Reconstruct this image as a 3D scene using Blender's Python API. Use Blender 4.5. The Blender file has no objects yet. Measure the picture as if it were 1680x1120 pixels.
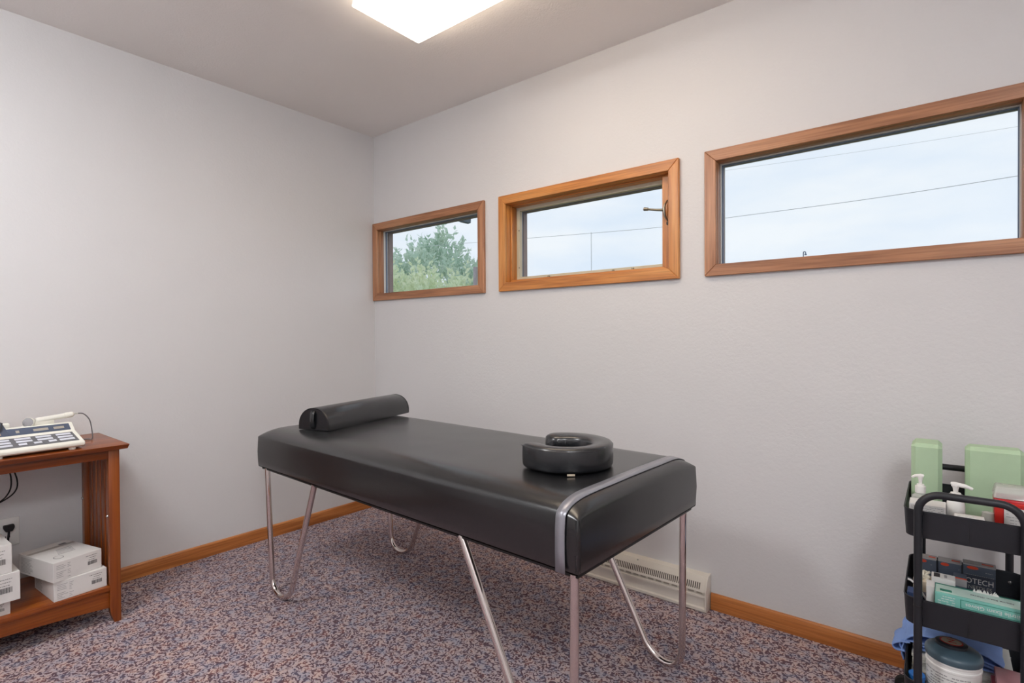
import bpy, bmesh, math, random
from mathutils import Vector, Matrix, noise

random.seed(7)
SC = bpy.context.scene
COL = SC.collection

# ------------------------------------------------------------------ camera
F_PX, CAM_H = 880.908, 1.11744
YAW, PITCH, ROLL = 0.67448, -0.00913, -0.00557
_fw = Vector((-math.sin(YAW)*math.cos(PITCH), math.cos(YAW)*math.cos(PITCH), math.sin(PITCH)))
_r = Vector((math.cos(YAW), math.sin(YAW), 0)); _u = _r.cross(_fw)
_R = _r*math.cos(ROLL) + _u*math.sin(ROLL); _U = -_r*math.sin(ROLL) + _u*math.cos(ROLL)
cam_data = bpy.data.cameras.new('camera')
cam_data.sensor_width = 36.0; cam_data.lens = F_PX*36.0/1680.0
cam_data.clip_start = 0.02; cam_data.clip_end = 500
cam = bpy.data.objects.new('camera', cam_data); COL.objects.link(cam)
m3 = Matrix((_R, _U, -_fw)).transposed()
cam.matrix_world = Matrix.Translation((0, 0, CAM_H)) @ m3.to_4x4()
SC.camera = cam

# ------------------------------------------------------------------ colour management, sky
SC.view_settings.view_transform = 'Standard'; SC.view_settings.look = 'None'
SC.view_settings.gamma = 1.0; SC.view_settings.use_curve_mapping = False
SC.view_settings.exposure = 0.0
LAMP_STRENGTH = 8.0
FILL_STRENGTH = 42.0  # for the two fill lights added behind the camera
SKY_STRENGTH = 1.09
world = bpy.data.worlds.new('overcast_sky'); SC.world = world; world.use_nodes = True
wn = world.node_tree; wn.nodes.clear()
def _wn(t, **k):
    n = wn.nodes.new(t)
    for a, b in k.items(): setattr(n, a, b)
    return n
w_out = _wn('ShaderNodeOutputWorld'); w_bg = _wn('ShaderNodeBackground'); w_tc = _wn('ShaderNodeTexCoord')
w_map = _wn('ShaderNodeMapping'); w_map.inputs['Scale'].default_value = (1.6, 1.6, 6.0)
w_no = _wn('ShaderNodeTexNoise'); w_no.inputs['Scale'].default_value = 2.2; w_no.inputs['Detail'].default_value = 5
w_ramp = _wn('ShaderNodeValToRGB')
w_ramp.color_ramp.elements[0].position = 0.35; w_ramp.color_ramp.elements[0].color = (0.72, 0.81, 0.93, 1)
w_ramp.color_ramp.elements[1].position = 0.65; w_ramp.color_ramp.elements[1].color = (0.86, 0.90, 0.95, 1)
w_bg.inputs['Strength'].default_value = SKY_STRENGTH
wn.links.new(w_tc.outputs['Generated'], w_map.inputs['Vector']); wn.links.new(w_map.outputs['Vector'], w_no.inputs['Vector'])
wn.links.new(w_no.outputs['Fac'], w_ramp.inputs['Fac']); wn.links.new(w_ramp.outputs['Color'], w_bg.inputs['Color'])
wn.links.new(w_bg.outputs['Background'], w_out.inputs['Surface'])

# ------------------------------------------------------------------ materials
def lin(c):
    out = []
    for x in c[:3]:
        x = x/255.0
        out.append(x/12.92 if x <= 0.04045 else ((x+0.055)/1.055)**2.4)
    return (*out, 1.0)
class NT:
    def __init__(s, name):
        s.m = bpy.data.materials.new(name); s.m.use_nodes = True; s.t = s.m.node_tree; s.t.nodes.clear()
        s.out = s.n('ShaderNodeOutputMaterial')
    def n(s, t, ins=None, **k):
        nd = s.t.nodes.new(t)
        for a, b in k.items(): setattr(nd, a, b)
        for a, b in (ins or {}).items():
            if hasattr(b, 'is_linked') or isinstance(b, bpy.types.NodeSocket): s.t.links.new(b, nd.inputs[a])
            else: nd.inputs[a].default_value = b
        return nd
    def ramp(s, fac, stops, interp='LINEAR'):
        nd = s.n('ShaderNodeValToRGB', {'Fac': fac}); cr = nd.color_ramp; cr.interpolation = interp
        while len(cr.elements) < len(stops): cr.elements.new(0.5)
        for e, (p, c) in zip(cr.elements, stops): e.position = p; e.color = c
        return nd.outputs['Color']
    def mix(s, fac, a, b, blend='MIX'):
        nd = s.n('ShaderNodeMix', {'Factor': fac}, data_type='RGBA', blend_type=blend)
        for sock, v in ((nd.inputs[6], a), (nd.inputs[7], b)):
            if isinstance(v, bpy.types.NodeSocket): s.t.links.new(v, sock)
            else: sock.default_value = v
        return nd.outputs[2]
    def bump(s, h, strength, dist):
        return s.n('ShaderNodeBump', {'Height': h, 'Strength': strength, 'Distance': dist}).outputs['Normal']
    def principled(s, **k):
        ins = {a.replace('_', ' '): b for a, b in k.items()}
        b = s.n('ShaderNodeBsdfPrincipled', ins); s.t.links.new(b.outputs[0], s.out.inputs['Surface']); return b
def obj_coord(t): return t.n('ShaderNodeTexCoord').outputs['Object']
def mapped(t, scale, rot=(0, 0, 0)):
    return t.n('ShaderNodeMapping', {'Vector': obj_coord(t), 'Scale': scale, 'Rotation': rot}).outputs['Vector']

def plain(name, rgb, rough=0.5, metal=0.0, spec=0.5, vary=0.06, bump=0.0, bscale=300, coat=0.0):
    t = NT(name); c = lin(rgb)
    no = t.n('ShaderNodeTexNoise', {'Vector': obj_coord(t), 'Scale': 14.0, 'Detail': 3.0}).outputs['Fac']
    lo = tuple(x*(1-vary) for x in c[:3])+(1,); hi = tuple(min(1, x*(1+vary)) for x in c[:3])+(1,)
    col = t.ramp(no, [(0.3, lo), (0.7, hi)])
    kw = dict(Base_Color=col, Roughness=rough, Metallic=metal, Specular_IOR_Level=spec, Coat_Weight=coat)
    if bump:
        n2 = t.n('ShaderNodeTexNoise', {'Vector': obj_coord(t), 'Scale': bscale, 'Detail': 2.0}).outputs['Fac']
        kw['Normal'] = t.bump(n2, bump, 0.002)
    t.principled(**kw); return t.m

def wood(name, dark, mid, light, axis, rough=0.38, fine=1.0, coat=0.15):
    t = NT(name)
    sc = [22*fine]*3; sc[axis] = 1.3*fine
    sg = [170*fine]*3; sg[axis] = 4.5*fine
    n1 = t.n('ShaderNodeTexNoise', {'Vector': mapped(t, sc), 'Scale': 1.0, 'Detail': 4.0, 'Distortion': 0.9}).outputs['Fac']
    n2 = t.n('ShaderNodeTexNoise', {'Vector': mapped(t, sg), 'Scale': 1.0, 'Detail': 3.0}).outputs['Fac']
    c1 = t.ramp(n1, [(0.28, lin(dark)), (0.5, lin(mid)), (0.72, lin(light))])
    g = t.ramp(n2, [(0.38, (0.62, 0.55, 0.5, 1)), (0.56, (1, 1, 1, 1))])
    col = t.mix(0.6, c1, g, 'MULTIPLY')
    t.principled(Base_Color=col, Roughness=rough, Coat_Weight=coat, Coat_Roughness=0.25, Normal=t.bump(n2, 0.12, 0.001))
    return t.m
def wood3(name, *a, **k): return [wood(name+'_'+'xyz'[i], *a, axis=i, **k) for i in range(3)]

def wall_mat(name, rgb, scale=90, strength=0.22):
    t = NT(name)
    v = obj_coord(t)
    n1 = t.n('ShaderNodeTexNoise', {'Vector': v, 'Scale': scale, 'Detail': 3.0, 'Roughness': 0.6}).outputs['Fac']
    n2 = t.n('ShaderNodeTexNoise', {'Vector': v, 'Scale': 11.0, 'Detail': 4.0, 'Distortion': 1.2}).outputs['Fac']
    hsum = t.n('ShaderNodeMath', {0: n1, 1: n2}, operation='ADD').outputs[0]
    c = lin(rgb); n3 = t.n('ShaderNodeTexNoise', {'Vector': v, 'Scale': 1.4, 'Detail': 2.0}).outputs['Fac']
    col = t.ramp(n3, [(0.35, tuple(x*0.975 for x in c[:3])+(1,)), (0.65, c)])
    t.principled(Base_Color=col, Roughness=0.62, Specular_IOR_Level=0.35, Normal=t.bump(hsum, strength, 0.004))
    return t.m

def carpet_mat():
    t = NT('carpet'); v = obj_coord(t)
    warp = t.n('ShaderNodeTexNoise', {'Vector': v, 'Scale': 45.0, 'Detail': 1.0}).outputs['Color']
    wv = t.n('ShaderNodeVectorMath', {0: warp, 1: (0.03, 0.03, 0.03)}, operation='MULTIPLY').outputs[0]
    vv = t.n('ShaderNodeVectorMath', {0: v, 1: wv}, operation='ADD').outputs[0]
    n1 = t.n('ShaderNodeTexNoise', {'Vector': vv, 'Scale': 118.0, 'Detail': 0.5, 'Roughness': 0.5}).outputs['Fac']
    big = t.n('ShaderNodeTexNoise', {'Vector': v, 'Scale': 24.0, 'Detail': 2.0}).outputs['Fac']
    huge = t.n('ShaderNodeTexNoise', {'Vector': v, 'Scale': 5.0, 'Detail': 3.0}).outputs['Fac']
    dark = t.ramp(big, [(0.33, lin((92, 84, 108))), (0.47, lin((102, 72, 84))), (0.56, lin((98, 66, 76))), (0.66, lin((136, 88, 88)))])
    light = t.ramp(big, [(0.34, lin((184, 176, 188))), (0.5, lin((202, 182, 184))), (0.66, lin((216, 190, 182)))])
    worm = t.ramp(n1, [(0.455, (0, 0, 0, 1)), (0.515, (1, 1, 1, 1))])
    col = t.mix(worm, dark, light)
    col = t.mix(0.5, col, t.ramp(huge, [(0.3, (0.84, 0.84, 0.9, 1)), (0.7, (1.0, 0.98, 0.96, 1))]), 'MULTIPLY')
    pile = t.n('ShaderNodeTexNoise', {'Vector': v, 'Scale': 420.0, 'Detail': 2.0}).outputs['Fac']
    col = t.mix(0.55, col, t.ramp(pile, [(0.3, (0.62, 0.62, 0.64, 1)), (0.68, (1.12, 1.12, 1.1, 1))]), 'MULTIPLY')
    h = t.n('ShaderNodeMath', {0: pile, 1: n1}, operation='ADD').outputs[0]
    t.principled(Base_Color=col, Roughness=0.95, Specular_IOR_Level=0.1, Sheen_Weight=0.15, Normal=t.bump(h, 0.7, 0.006))
    return t.m

def leather_mat(name, rgb, rough):
    t = NT(name); v = obj_coord(t); c = lin(rgb)
    vor = t.n('ShaderNodeTexVoronoi', {'Vector': v, 'Scale': 420.0}).outputs['Distance']
    n1 = t.n('ShaderNodeTexNoise', {'Vector': v, 'Scale': 7.0, 'Detail': 3.0}).outputs['Fac']
    col = t.ramp(n1, [(0.3, tuple(x*0.9 for x in c[:3])+(1,)), (0.7, tuple(x*1.1 for x in c[:3])+(1,))])
    rg = t.n('ShaderNodeMapRange', {'Value': n1, 'To Min': rough-0.05, 'To Max': rough+0.06}).outputs[0]
    t.principled(Base_Color=col, Roughness=rg, Specular_IOR_Level=0.1, Coat_Weight=1.0, Coat_IOR=1.65, Coat_Roughness=0.26, Normal=t.bump(vor, 0.05, 0.001))
    return t.m

def metal_mat(name, rgb, rough, axis=None):
    t = NT(name); v = mapped(t, (300, 300, 300) if axis is None else tuple(4 if i == axis else 500 for i in range(3)))
    n1 = t.n('ShaderNodeTexNoise', {'Vector': v, 'Scale': 1.0, 'Detail': 2.0}).outputs['Fac']
    rg = t.n('ShaderNodeMapRange', {'Value': n1, 'To Min': max(0.02, rough-0.04), 'To Max': rough+0.05}).outputs[0]
    t.principled(Base_Color=lin(rgb), Metallic=1.0, Roughness=rg); return t.m

def pane_mat(name, tint=(0.97, 0.98, 0.98, 1)):
    t = NT(name)
    fc = t.n('ShaderNodeLayerWeight', {'Blend': 0.5}).outputs['Facing']
    f5 = t.n('ShaderNodeMath', {0: fc, 1: 5.0}, operation='POWER').outputs[0]
    fr = t.n('ShaderNodeMath', {0: f5, 1: 0.95, 2: 0.012}, operation='MULTIPLY_ADD').outputs[0]
    tr = t.n('ShaderNodeBsdfTransparent', {'Color': tint}); gl = t.n('ShaderNodeBsdfGlossy', {'Roughness': 0.02})
    mx = t.n('ShaderNodeMixShader', {0: fr, 1: tr.outputs[0], 2: gl.outputs[0]})
    t.t.links.new(mx.outputs[0], t.out.inputs['Surface']); return t.m
def clear_plastic(name, rgb, alpha, rough=0.12):
    t = NT(name)
    tr = t.n('ShaderNodeBsdfTransparent', {'Color': lin(rgb)})
    p = t.n('ShaderNodeBsdfPrincipled', {'Base Color': lin(rgb), 'Roughness': rough})
    mx = t.n('ShaderNodeMixShader', {0: alpha, 1: tr.outputs[0], 2: p.outputs[0]})
    t.t.links.new(mx.outputs[0], t.out.inputs['Surface']); return t.m
def emit_mat(name, col, strength):
    t = NT(name)
    no = t.n('ShaderNodeTexNoise', {'Vector': obj_coord(t), 'Scale': 200.0}).outputs['Fac']
    c = t.ramp(no, [(0.0, tuple(x*0.97 for x in col)+(1,)), (1.0, tuple(col)+(1,))])
    e = t.n('ShaderNodeEmission', {'Color': c, 'Strength': strength})
    t.t.links.new(e.outputs[0], t.out.inputs['Surface']); return t.m
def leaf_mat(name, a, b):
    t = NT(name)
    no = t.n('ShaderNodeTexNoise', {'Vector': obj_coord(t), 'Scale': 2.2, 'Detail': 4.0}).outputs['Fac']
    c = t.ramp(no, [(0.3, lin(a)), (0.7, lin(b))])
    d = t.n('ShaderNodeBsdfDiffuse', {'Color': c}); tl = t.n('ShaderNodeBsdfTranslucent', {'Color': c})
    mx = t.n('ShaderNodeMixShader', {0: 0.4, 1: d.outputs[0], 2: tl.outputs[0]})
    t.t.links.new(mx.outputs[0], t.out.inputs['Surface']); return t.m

M = {}
M['wall'] = wall_mat('painted_wall', (220, 219, 220))
M['ceiling'] = wall_mat('painted_ceiling', (243, 239, 236), 130, 0.3)
M['carpet'] = carpet_mat()
M['oak'] = wood3('oak_trim', (140, 92, 62), (176, 122, 86), (200, 148, 110))
M['oak_gold'] = wood3('golden_oak_trim', (168, 100, 42), (204, 134, 66), (222, 160, 92))
M['oak_base'] = wood3('oak_baseboard', (156, 90, 40), (188, 116, 58), (206, 138, 78))
M['cherry'] = wood3('cherry_wood', (108, 48, 10), (138, 66, 14), (156, 84, 24), rough=0.34, coat=0.2)
M['leather'] = leather_mat('black_vinyl', (14, 15, 18), 0.5)
M['leather_soft'] = leather_mat('black_cushion_vinyl', (18, 20, 25), 0.5)
M['strap'] = plain('grey_strap_web', (158, 158, 166), 0.34, 0.5)
M['chrome'] = metal_mat('chrome_tube', (226, 216, 212), 0.07)
M['steel'] = metal_mat('steel', (190, 190, 192), 0.25)
M['brass'] = metal_mat('bronze_lever', (146, 142, 130), 0.38)
M['black_metal'] = plain('black_powder_coat', (30, 32, 38), 0.45, 0.0, 0.5, 0.05, 0.06, 600)
M['black_plastic'] = plain('black_plastic', (26, 27, 29), 0.4)
M['white_plastic'] = plain('white_plastic', (238, 237, 234), 0.38, vary=0.02)
M['heater'] = plain('almond_enamel', (222, 216, 206), 0.38, vary=0.02)
M['slot'] = plain('dark_slot', (70, 62, 54), 0.7)
M['cream'] = plain('cream_plastic', (232, 230, 220), 0.42, vary=0.02)
M['cream_sash'] = plain('cream_sash_paint', (196, 190, 168), 0.45, vary=0.03)
M['white_paint'] = plain('white_bead_paint', (214, 212, 210), 0.5, vary=0.03)
M['gasket'] = plain('slate_gasket', (108, 122, 146), 0.55)  # blue of the reflected sky put into the base colour
M['ext_brown'] = plain('exterior_brown', (148, 132, 132), 0.6)
M['pane'] = pane_mat('window_glass')
M['lamp'] = emit_mat('lamp_diffuser', (1.0, 0.84, 0.66), LAMP_STRENGTH)
M['lamp_new'] = emit_mat('brighter_lamp_diffuser', (0.965, 0.985, 1.0), FILL_STRENGTH)  # diffuser of the added fill lights, out of view
M['slate'] = plain('slate_panel', (74, 84, 104), 0.45)
M['slate_grey'] = plain('grey_panel', (98, 98, 102), 0.5)
M['button'] = plain('pale_button', (214, 216, 226), 0.4, vary=0.02)
M['amber'] = plain('beige_dial_face', (188, 160, 134), 0.5)
M['tan_print'] = plain('tan_print', (168, 160, 148), 0.6)
M['rubber'] = plain('black_rubber', (24, 24, 26), 0.7)
M['grey_cable'] = plain('grey_cable', (112, 112, 116), 0.5)
M['carton'] = plain('white_carton', (222, 220, 218), 0.55, vary=0.03)
M['carton_grey'] = plain('grey_carton_band', (176, 172, 168), 0.6)
M['ink'] = plain('black_ink', (58, 56, 60), 0.7)
M['ink_grey'] = plain('grey_ink', (158, 156, 158), 0.7)
M['green_foam'] = plain('green_foam', (180, 206, 172), 0.75, vary=0.04, bump=0.1, bscale=500)
M['red_plastic'] = clear_plastic('red_translucent_plastic', (222, 66, 72), 0.66)
M['red'] = plain('red_plastic', (206, 44, 34), 0.35)
M['clear'] = clear_plastic('clear_plastic', (236, 236, 234), 0.45)
M['clear_pink'] = clear_plastic('pink_clear_plastic', (222, 170, 176), 0.55)
M['needle_grey'] = plain('silver_grey_card', (160, 158, 160), 0.4)
M['needle_blue'] = plain('slate_blue_card', (84, 94, 110), 0.4)
M['needle_dark'] = plain('charcoal_card', (66, 70, 84), 0.45)
M['orange'] = plain('orange_red_print', (214, 72, 40), 0.5)
M['teal'] = plain('teal_card', (122, 188, 176), 0.5, vary=0.08)
M['teal_pale'] = plain('pale_teal_card', (196, 222, 212), 0.5, vary=0.06)
M['teal_dark'] = plain('dark_teal_ink', (44, 132, 112), 0.55)
M['beige_card'] = plain('beige_card', (206, 190, 168), 0.6)
M['swab'] = plain('cotton_white', (222, 216, 200), 0.8)
M['blue_cloth'] = plain('blue_cotton', (132, 164, 226), 0.85, vary=0.05, bump=0.12, bscale=900)
M['blue_plastic'] = plain('blue_plastic', (40, 110, 190), 0.35)
M['navy'] = plain('navy_card', (58, 76, 118), 0.5)
M['canister_lid'] = plain('slate_teal_lid', (74, 94, 106), 0.3, vary=0.03)
M['paper'] = plain('white_paper', (214, 214, 208), 0.7, vary=0.05)
M['pink_card'] = plain('pink_card', (206, 120, 130), 0.5)
M['grass'] = plain('lawn', (96, 116, 74), 0.9, vary=0.25)
M['bark'] = plain('bark', (104, 92, 84), 0.9, vary=0.2, bump=0.4, bscale=40)
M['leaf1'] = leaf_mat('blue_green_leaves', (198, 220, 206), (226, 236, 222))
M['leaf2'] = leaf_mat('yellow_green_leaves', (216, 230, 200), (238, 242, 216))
M['post'] = plain('weathered_post', (168, 158, 162), 0.9, vary=0.1)
M['wire'] = plain('utility_wire', (196, 198, 204), 0.6)
M['gutter'] = plain('grey_gutter', (112, 122, 140), 0.5)
M['lid_black'] = plain('dark_cap', (44, 46, 52), 0.35)

# ------------------------------------------------------------------ mesh helpers
class B:
    def __init__(s): s.v = []; s.f = []
    def add(s, vs, fs):
        k = len(s.v); s.v += [Vector(p) for p in vs]; s.f += [tuple(i+k for i in f) for f in fs]; return s
    def box(s, x0, y0, z0, x1, y1, z1):
        return s.hexa([(x0,y0,z0),(x1,y0,z0),(x1,y1,z0),(x0,y1,z0),(x0,y0,z1),(x1,y0,z1),(x1,y1,z1),(x0,y1,z1)])
    def hexa(s, p):
        return s.add(p, [(3,2,1,0),(4,5,6,7),(0,1,5,4),(1,2,6,5),(2,3,7,6),(3,0,4,7)])
    def prism(s, poly, fn, d0, d1):
        n = len(poly)
        vs = [fn(a, b, d0) for a, b in poly] + [fn(a, b, d1) for a, b in poly]
        return s.add(vs, [tuple(range(n))[::-1], tuple(range(n, 2*n))] + [(i, (i+1) % n, n+(i+1) % n, n+i) for i in range(n)])
    def tube(s, path, r, n=12, cap=True, closed=False):
        P = [Vector(p) for p in path]; N = len(P)
        rs = r if isinstance(r, (list, tuple)) else [r]*N
        T = []
        for i in range(N):
            if closed: d = P[(i+1) % N]-P[i-1]
            else: d = P[min(i+1, N-1)]-P[max(i-1, 0)]
            T.append(d.normalized())
        a = Vector((0, 0, 1)) if abs(T[0].z) < 0.9 else Vector((1, 0, 0))
        nrm = (a - T[0]*a.dot(T[0])).normalized(); vs = []
        for i in range(N):
            nrm = (nrm - T[i]*nrm.dot(T[i])).normalized(); bn = T[i].cross(nrm)
            for k in range(n):
                t = 2*math.pi*k/n; vs.append(P[i] + (nrm*math.cos(t)+bn*math.sin(t))*rs[i])
        fs = []
        for i in range(N if closed else N-1):
            j = (i+1) % N
            for k in range(n):
                l = (k+1) % n; fs.append((i*n+k, i*n+l, j*n+l, j*n+k))
        if cap and not closed: fs += [tuple(range(n))[::-1], tuple((N-1)*n+k for k in range(n))]
        return s.add(vs, fs)
    def lathe(s, prof, n=24, c=(0, 0, 0), axis='z', sx=1.0, sy=1.0):
        vs = []; fs = []
        for r, h in prof:
            for k in range(n):
                t = 2*math.pi*k/n; x = r*math.cos(t)*sx; y = r*math.sin(t)*sy
                p = {'z': (x, y, h), 'x': (h, x, y), 'y': (y, h, x)}[axis]
                vs.append((p[0]+c[0], p[1]+c[1], p[2]+c[2]))
        m = len(prof)
        for i in range(m-1):
            for k in range(n):
                l = (k+1) % n; fs.append((i*n+k, i*n+l, (i+1)*n+l, (i+1)*n+k))
        fs += [tuple(range(n))[::-1], tuple((m-1)*n+k for k in range(n))]
        return s.add(vs, fs)
    def xf(s, mtx): s.v = [mtx @ v for v in s.v]; return s
    def merge(s, o): return s.add(o.v, o.f)
    def obj(s, name, mat, parent=None, bevel=0.0, seg=2, smooth=True, angle=35, label=None, kind=None):
        me = bpy.data.meshes.new(name); me.from_pydata([tuple(v) for v in s.v], [], s.f); me.validate()
        bm = bmesh.new(); bm.from_mesh(me)
        bmesh.ops.recalc_face_normals(bm, faces=bm.faces)
        if bevel > 0:
            es = [e for e in bm.edges if len(e.link_faces) == 2 and e.calc_face_angle(0) > math.radians(28)]
            bmesh.ops.bevel(bm, geom=es, offset=bevel, segments=seg, profile=0.5, affect='EDGES', clamp_overlap=True)
        bm.to_mesh(me); bm.free()
        if smooth:
            me.polygons.foreach_set('use_smooth', [True]*len(me.polygons)); me.set_sharp_from_angle(angle=math.radians(angle))
        me.materials.append(mat)
        o = bpy.data.objects.new(name, me); COL.objects.link(o)
        if parent is not None: o.parent = parent
        if label: o['label'] = label
        if kind: o['kind'] = kind
        return o
def thing(name, label, cat, loc=(0, 0, 0), rz=0.0, group=None):
    o = bpy.data.objects.new(name, None); o.empty_display_size = 0.05; COL.objects.link(o)
    o.location = loc; o.rotation_euler = (0, 0, rz)
    return tag(o, label, cat, group)
def tag(o, label, cat, group=None):
    o['label'] = label; o['category'] = cat
    if group: o['group'] = group
    return o
def struct(o, label=None):
    o['kind'] = 'structure'
    if label: o['label'] = label
    return o
def sempty(name, label, loc):
    o = bpy.data.objects.new(name, None); o.empty_display_size = 0.05; COL.objects.link(o); o.location = loc
    return struct(o, label)
def text_mesh(body, size, name, mat, parent, mtx, extrude=0.0002, xs=1.0):
    """flat print: letters as a thin mesh; mtx maps text plane (x right, y up, z out) into the parent's space"""
    cu = bpy.data.curves.new(name, 'FONT'); cu.body = body; cu.size = size; cu.extrude = extrude
    cu.align_x = 'CENTER'; cu.align_y = 'CENTER'; cu.resolution_u = 3
    tmp = bpy.data.objects.new('tmp_text', cu); COL.objects.link(tmp)
    me = bpy.data.meshes.new_from_object(tmp.evaluated_get(bpy.context.evaluated_depsgraph_get()))
    bpy.data.objects.remove(tmp); bpy.data.curves.remove(cu)
    me.name = name; me.transform(mtx @ Matrix.Scale(xs, 4, (1, 0, 0))); me.materials.clear(); me.materials.append(mat)
    o = bpy.data.objects.new(name, me); COL.objects.link(o); o.parent = parent; return o
def frame_mtx(origin, xdir, ydir):
    x = Vector(xdir).normalized(); y = Vector(ydir).normalized(); z = x.cross(y)
    m = Matrix((x, y, z)).transposed().to_4x4(); m.translation = Vector(origin); return m
def arc(c, r, a0, a1, n, fn):
    return [fn(c[0]+r*math.cos(a0+(a1-a0)*i/n), c[1]+r*math.sin(a0+(a1-a0)*i/n)) for i in range(n+1)]
def bez(p0, p1, p2, p3, n=12):
    out = []
    for i in range(n+1):
        t = i/n; a = (1-t)**3; b = 3*t*(1-t)**2; c = 3*t*t*(1-t); d = t**3
        out.append(Vector(p0)*a+Vector(p1)*b+Vector(p2)*c+Vector(p3)*d)
    return out
def smooth_path(pts, n=8):
    """Catmull-Rom through the points"""
    P = [Vector(p) for p in pts]; P = [P[0]*2-P[1]]+P+[P[-1]*2-P[-2]]; out = []
    for i in range(1, len(P)-2):
        for k in range(n):
            t = k/n
            out.append(0.5*((2*P[i])+(P[i+1]-P[i-1])*t+(2*P[i-1]-5*P[i]+4*P[i+1]-P[i+2])*t*t+(3*P[i]-P[i-1]-3*P[i+1]+P[i+2])*t**3))
    out.append(P[-2]); return out
def px(x, y, depth_y):
    """the point of the photograph's ray (pixel of the 1680x1120 frame) on the plane y = depth_y, used to find places outdoors"""
    d = _fw + _R*((x-840)/F_PX) - _U*((y-560)/F_PX)
    return Vector((0, 0, CAM_H)) + d*(depth_y/d.y)

# ------------------------------------------------------------------ room shell
XL, YW, ZC = -2.9394, 2.2185, 2.44
XR, YF = 1.15, -1.25
WT = 0.115
WZ0, WZ1 = 1.358, 1.864
WINS = [(-2.936, -1.955), (-1.850, -0.861), (-0.754, 0.236)]
CW = 0.046
struct(B().box(XL-0.2, YF-0.2, -0.08, XR+0.2, YW, 0.0).obj('floor', M['carpet'], smooth=False), 'plum and taupe patterned carpet')
struct(B().box(XL-0.2, YF-0.2, ZC, XR+0.2, YW+WT, ZC+0.1).obj('ceiling', M['ceiling'], smooth=False), 'pale painted ceiling')
struct(B().box(XL-0.12, YF-0.12, 0, XL, YW, ZC).obj('wall_left', M['wall'], smooth=False), 'plain pale grey wall on the left')
struct(B().box(XR, YF-0.12, 0, XR+0.12, YW, ZC).obj('wall_right', M['wall'], smooth=False))
struct(B().box(XL, YF-0.12, 0, XR, YF, ZC).obj('wall_front', M['wall'], smooth=False))
# window wall with three openings
def window_wall():
    b = B()
    hz0, hz1 = WZ0+CW-0.004, WZ1-CW+0.004
    xs = [XL-0.12]
    for a, c in WINS: xs += [a+CW-0.004, c-CW+0.004]
    xs.append(XR+0.12)
    for i in range(len(xs)-1):
        if i % 2 == 0: b.box(xs[i], YW, -0.0, xs[i+1], YW+WT, ZC)
        else:
            b.box(xs[i], YW, 0, xs[i+1], YW+WT, hz0); b.box(xs[i], YW, hz1, xs[i+1], YW+WT, ZC)
    o = b.obj('wall_back', M['wall'], smooth=False)
    bm = bmesh.new(); bm.from_mesh(o.data); bmesh.ops.remove_doubles(bm, verts=bm.verts, dist=1e-5)
    bm.to_mesh(o.data); bm.free()
    return struct(o, 'pale wall with a row of three high windows')
window_wall()

def baseboard(name, p0, p1, normal, length_axis):
    """profiled board: height 66 mm, 12 mm thick, top edge eased"""
    x0, y0 = p0; x1, y1 = p1; nx, ny = normal
    prof = [(0, 0), (0.012, 0), (0.012, 0.050), (0.010, 0.060), (0.006, 0.066), (0, 0.066)]
    b = B(); b.add([(x0+nx*d, y0+ny*d, z) for d, z in prof]+[(x1+nx*d, y1+ny*d, z) for d, z in prof],
        [tuple(range(6)), tuple(range(6, 12))]+[(i, (i+1) % 6, 6+(i+1) % 6, 6+i) for i in range(6)])
    return struct(b.obj(name, M['oak_base'][length_axis], angle=20), 'oak baseboard')
baseboard('baseboard_left', (XL, YF), (XL, YW), (1, 0), 1)
baseboard('baseboard_back', (-0.734, YW), (XR, YW), (0, -1), 0)
baseboard('baseboard_back', (XL+0.012, YW), (-1.952, YW), (0, -1), 0)
baseboard('baseboard_right', (XR, YF), (XR, YW-0.012), (-1, 0), 1)

# ------------------------------------------------------------------ windows
def ring_boards(parent, name, x0, x1, z0, z1, w, y0, y1, mats, bevel=0.0015, inner_drop=0.0, ws=None):
    """four mitred boards round an opening (local coordinates)"""
    wl, wr, wb, wt = ws or (w, w, w, w)
    i0, i1, k0, k1 = x0+wl, x1-wr, z0+wb, z1-wt
    def board(a, b, c, d, mt):
        pts = [(a[0], y0, a[1]), (b[0], y0, b[1]), (b[0], y1, b[1]), (a[0], y1, a[1]),
               (d[0], y0+inner_drop, d[1]), (c[0], y0+inner_drop, c[1]), (c[0], y1, c[1]), (d[0], y1, d[1])]
        B().hexa(pts).obj(name, mt, parent, bevel=bevel, seg=1)
    board((x0, z1), (x1, z1), (i1, k1), (i0, k1), mats[0])
    board((x0, z0), (x1, z0), (i1, k0), (i0, k0), mats[0])
    board((x0, z0), (x0, z1), (i0, k1), (i0, k0), mats[2])
    board((x1, z0), (x1, z1), (i1, k1), (i1, k0), mats[2])
def ring_one(parent, name, x0, x1, z0, z1, w, y0, y1, mat, bevel=0.0008):
    b = B()
    b.box(x0, y0, z0, x1, y1, z0+w); b.box(x0, y0, z1-w, x1, y1, z1)
    b.box(x0, y0, z0+w, x0+w, y1, z1-w); b.box(x1-w, y0, z0+w, x1, y1, z1-w)
    return b.obj(name, mat, parent, bevel=bevel, seg=1)
def pane_obj(parent, x0, x1, z0, z1, y):
    return B().box(x0, y-0.002, z0, x1, y+0.002, z1).obj('pane', M['pane'], parent, smooth=False, label='clear window glass')

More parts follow.
